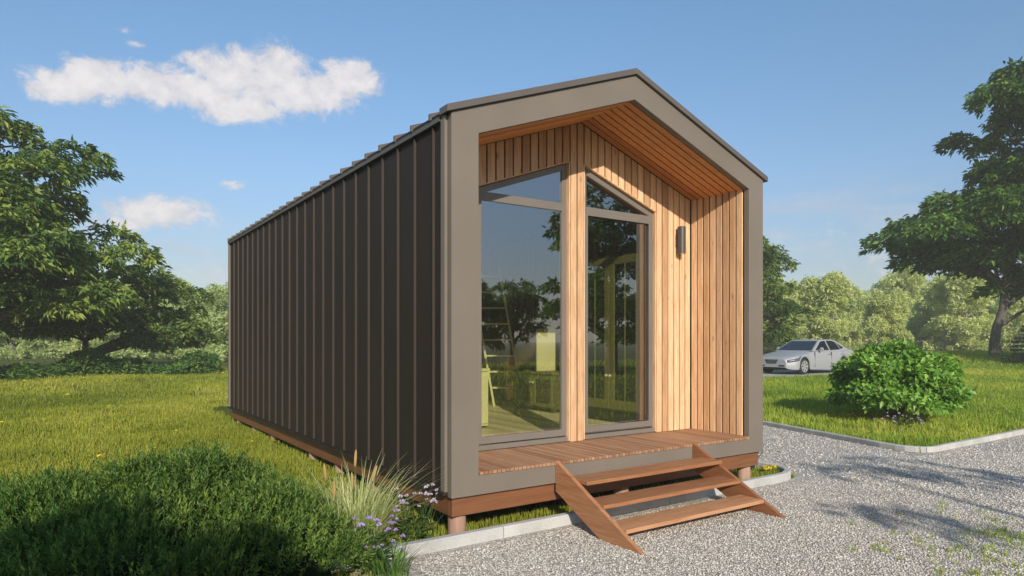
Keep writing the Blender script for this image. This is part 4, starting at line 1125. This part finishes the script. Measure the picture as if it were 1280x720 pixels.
for sg in (-1, 1):
    for sw in (WB0, WB1):
        mb = MB(); yo = sg*.90; yi_ = sg*.68; a, b = sorted((yo-.0, yi_))
        mb.lathe([(.20, a), (.315, a), (RW, a+.03), (RW, b-.03), (.315, b), (.20, b)], (sw, 0, RW), 1, 28)
        wh = mb.build('wheel', M['tyre'], car, smooth=True)
        mb = MB()
        face = sg*.895
        mb.ring([(.235*math.cos(k*math.pi/12), .235*math.sin(k*math.pi/12)) for k in range(24)], [(.205*math.cos(k*math.pi/12), .205*math.sin(k*math.pi/12)) for k in range(24)], 1, min(face, face+sg*.012), max(face, face+sg*.012), .5)
        for k in range(7):
            a_ = k*2*math.pi/7; c_, s_ = math.cos(a_), math.sin(a_)
            pts_ = [(.03*c_+.035*s_, .03*s_-.035*c_), (.21*c_+.045*s_, .21*s_-.045*c_), (.21*c_-.045*s_, .21*s_+.045*c_), (.03*c_-.035*s_, .03*s_+.035*c_)]
            mb.prism(pts_, 1, min(face, face+sg*.010), max(face, face+sg*.010), .5)
        mb.lathe([(.05, 0), (.05, sg*.018)], (0, face, 0), 1, 14, .5)
        mb.v = [(x+sw, y, z+RW) for x, y, z in mb.v]
        mb.build('rim', M['alloy'], wh)
    # mirrors, handles, sill trim
    mb = MB(); mb.lathe([(.02, -.06), (.075, -.045), (.085, 0), (.06, .05), (.01, .06)], (1.98, sg*1.01, 1.03), 0, 12); mb.box((1.95, min(sg*.85, sg*.98), .99), (2.0, max(sg*.85, sg*.98), 1.015)); mb.build('wing_mirror', M['paint'], car, smooth=True)
    for s in (2.62, 3.52):
        y = sg*wid(s)*.965; mb = MB(); mb.box((s, min(y, y+sg*.03), .80), (s+.2, max(y, y+sg*.03), .83)); mb.build('door_handle', M['chrome'], car, bevel=.006)
    for s in (1.62, 2.86, 3.75):
        y = sg*wid(s)*.998; mb = MB(); mb.box((s, min(y-sg*.03, y+sg*.002), .28), (s+.008, max(y-sg*.03, y+sg*.002), .92)); mb.build('door_seam', M['black'], car)
    # headlights and tail lights wrap round the corners
    patch('headlight', .07, .66, .60, .86, sg, M['headl'], car)
    panel('tail_light', [(4.70, sg*.875, .88), (4.98, sg*.80, .88), (5.0, sg*.79, .74), (4.74, sg*.90, .74)], M['red'], .03, car)
    mb = MB(); mb.box((-.012, min(sg*.32, sg*.58), .335), (.06, max(sg*.32, sg*.58), .395)); mb.build('air_intake', M['black'], car, bevel=.006)
gr = panel('grille', [(-.004, -.30, .615), (-.004, .30, .615), (-.010, .20, .455), (-.010, -.20, .455)], M['black'], .012, car)
mb = MB()
for k in range(5): mb.box((-.03, -.27+.02*k, .595-.032*k), (-.014, .27-.02*k, .607-.032*k))
mb.build('bars', M['chrome'], gr)

# ------------------------------------------------------------------ haze
mb = MB(); mb.box((-480, -480, -1.1), (580, 680, 19.5))
tv = NT('air_haze'); tv.n.remove(tv.b)
pv = tv.new('ShaderNodeVolumePrincipled'); pv.inputs['Color'].default_value = (1.0, .98, .88, 1); pv.inputs['Density'].default_value = .0015; pv.inputs['Anisotropy'].default_value = .0
tv.link(pv.outputs[0], tv.out.inputs['Volume'])
tag(mb.build('haze', tv.m), kind='stuff')

# ------------------------------------------------------------------ sun, sky and clouds
SUN = Vector((-.41, -1, .51)).normalized()
ld = bpy.data.lights.new('sun', 'SUN'); ld.energy = 5.0; ld.angle = R(.5); ld.color = (1.0, .93, .82)
lo = bpy.data.objects.new('sun', ld); COL.objects.link(lo); lo.rotation_euler = SUN.to_track_quat('Z', 'Y').to_euler(); lo.location = (0, -10, 12)
world = bpy.data.worlds.new('World'); scene.world = world; world.use_nodes = True
wt = NT.__new__(NT); wt.t = world.node_tree; wt.n = wt.t.nodes
wt.n.clear(); wout = wt.new('ShaderNodeOutputWorld'); bg = wt.new('ShaderNodeBackground')
sky = wt.new('ShaderNodeTexSky', sky_type='NISHITA'); sky.sun_disc = False
sky.sun_elevation = math.asin(SUN.z); sky.sun_rotation = math.atan2(SUN.x, SUN.y); sky.air_density = 1.0; sky.dust_density = .6; sky.ozone_density = 2.6
bg.inputs[1].default_value = .15
tc = wt.new('ShaderNodeTexCoord'); sx = wt.new('ShaderNodeSeparateXYZ'); wt.link(tc.outputs['Generated'], sx.inputs[0])
az = wt.math('ARCTAN2', sx.outputs[0], sx.outputs[1]); el = wt.math('ARCSINE', sx.outputs[2])
cv = wt.new('ShaderNodeCombineXYZ'); wt.link(az, cv.inputs[0]); wt.link(wt.math('MULTIPLY', el, 1.25), cv.inputs[1])
skc = wt.ramp(wt.math('MULTIPLY', el, 1.5), [(0, (.60, .55, .56)), (.16, (.70, .66, .68)), (.36, (.84, .89, .92)), (.7, (.90, 1.08, 1.10))])
wt.link(wt.mix(1.0, sky.outputs[0], skc, 'MULTIPLY'), bg.inputs[0])
nz = wt.noise(cv.outputs[0], 20, 12, .68, .35)
def cloud(cx, cy, rx, ry, gain=1.0):
    a = wt.math('DIVIDE', wt.math('SUBTRACT', az, cx), rx); b = wt.math('DIVIDE', wt.math('SUBTRACT', el, cy), ry)
    d = wt.math('SQRT', wt.math('ADD', wt.math('MULTIPLY', a, a), wt.math('MULTIPLY', b, b)))
    return wt.math('MULTIPLY', wt.math('SUBTRACT', 1.0, d, True), gain)
blobs = [(-0.0069, 0.3088, 0.0684, 0.033319999999999995), (0.0396, 0.3212, 0.0942, 0.04437), (0.089, 0.3238, 0.0911, 0.0408), (0.1462, 0.331, 0.0835, 0.0408), (0.1964, 0.346, 0.1094, 0.0685), (0.252, 0.3611, 0.079, 0.0653), (0.2758, 0.3417, 0.1063, 0.049), (0.2067, 0.3175, 0.1003, 0.0392), (0.3596, 0.3618, 0.0699, 0.0457), (0.32, 0.346, 0.076, 0.0424)]
mask = None
for b in blobs:
    c = cloud(*b); mask = c if mask is None else wt.math('MAXIMUM', mask, c)
for b in ((.105, .166, .10, .040, .92), (.06, .152, .10, .026, .7), (.070, .383, .035, .018, .42), (.080, .372, .03, .012, .4), (.199, .212, .05, .014, .55), (1.08, .150, .40, .045, .20), (1.15, .10, .4, .05, .34), (.05, .085, .3, .04, .34), (.2, .09, .25, .03, .35), (1.5, .30, .25, .06, .7), (2.1, .2, .3, .05, .7), (2.75, .12, .25, .03, .5)):
    mask = wt.math('MAXIMUM', mask, cloud(*b))
den = wt.math('ADD', wt.math('MULTIPLY', mask, 1.08), wt.math('MULTIPLY', wt.math('SUBTRACT', nz, .52), 1.75))
den = wt.math('MULTIPLY', den, wt.math('MULTIPLY', mask, 6.0, True))
mr = wt.new('ShaderNodeMapRange', interpolation_type='SMOOTHSTEP'); wt.link(den, mr.inputs[0]); mr.inputs[1].default_value = .22; mr.inputs[2].default_value = .66
cv2 = wt.new('ShaderNodeCombineXYZ'); wt.link(az, cv2.inputs[0]); wt.link(wt.math('MULTIPLY', el, 5.0), cv2.inputs[1])
nb_ = wt.ramp(wt.noise(cv2.outputs[0], 7, 7, .6, .3), [(.42, (0, 0, 0)), (.68, (1, 1, 1))])
band = wt.math('MULTIPLY', wt.math('MULTIPLY', wt.math('MAXIMUM', cloud(1.05, .155, .45, .075), cloud(.1, .11, .5, .07)), 1.1), nb_)
nz2 = wt.noise(cv.outputs[0], 34, 6, .6, .2)
shade = wt.ramp(wt.math('ADD', wt.math('MULTIPLY', nz2, .6), wt.math('MULTIPLY', den, .35)), [(.30, (.58, .60, .68)), (.5, (.80, .77, .80)), (.68, (.95, .91, .90))])
bgc = wt.new('ShaderNodeBackground'); wt.link(shade, bgc.inputs[0]); bgc.inputs[1].default_value = .95
mxs = wt.new('ShaderNodeMixShader'); wt.link(wt.math('MAXIMUM', wt.math('MULTIPLY', mr.outputs[0], .93), wt.math('MULTIPLY', band, .6)), mxs.inputs[0]); wt.link(bg.outputs[0], mxs.inputs[1]); wt.link(bgc.outputs[0], mxs.inputs[2]); wt.link(mxs.outputs[0], wout.inputs[0])

# ------------------------------------------------------------------ camera
cd = bpy.data.cameras.new('camera'); cd.sensor_width = 36; cd.lens = 36*825.66/1280; cd.shift_y = 65.4/1280; cd.clip_start = .05; cd.clip_end = 3000
co = bpy.data.objects.new('camera', cd); COL.objects.link(co); co.location = (CAMX, CAMY, 1.685); co.rotation_euler = (R(90), 0, -.5973)
scene.camera = co
vs_ = scene.view_settings; vs_.view_transform = 'Standard'; vs_.look = 'None'; vs_.gamma = 1; vs_.use_curve_mapping = False; vs_.exposure = 0
scene.cycles.max_bounces = 10; scene.cycles.transparent_max_bounces = 12; scene.cycles.volume_bounces = 2
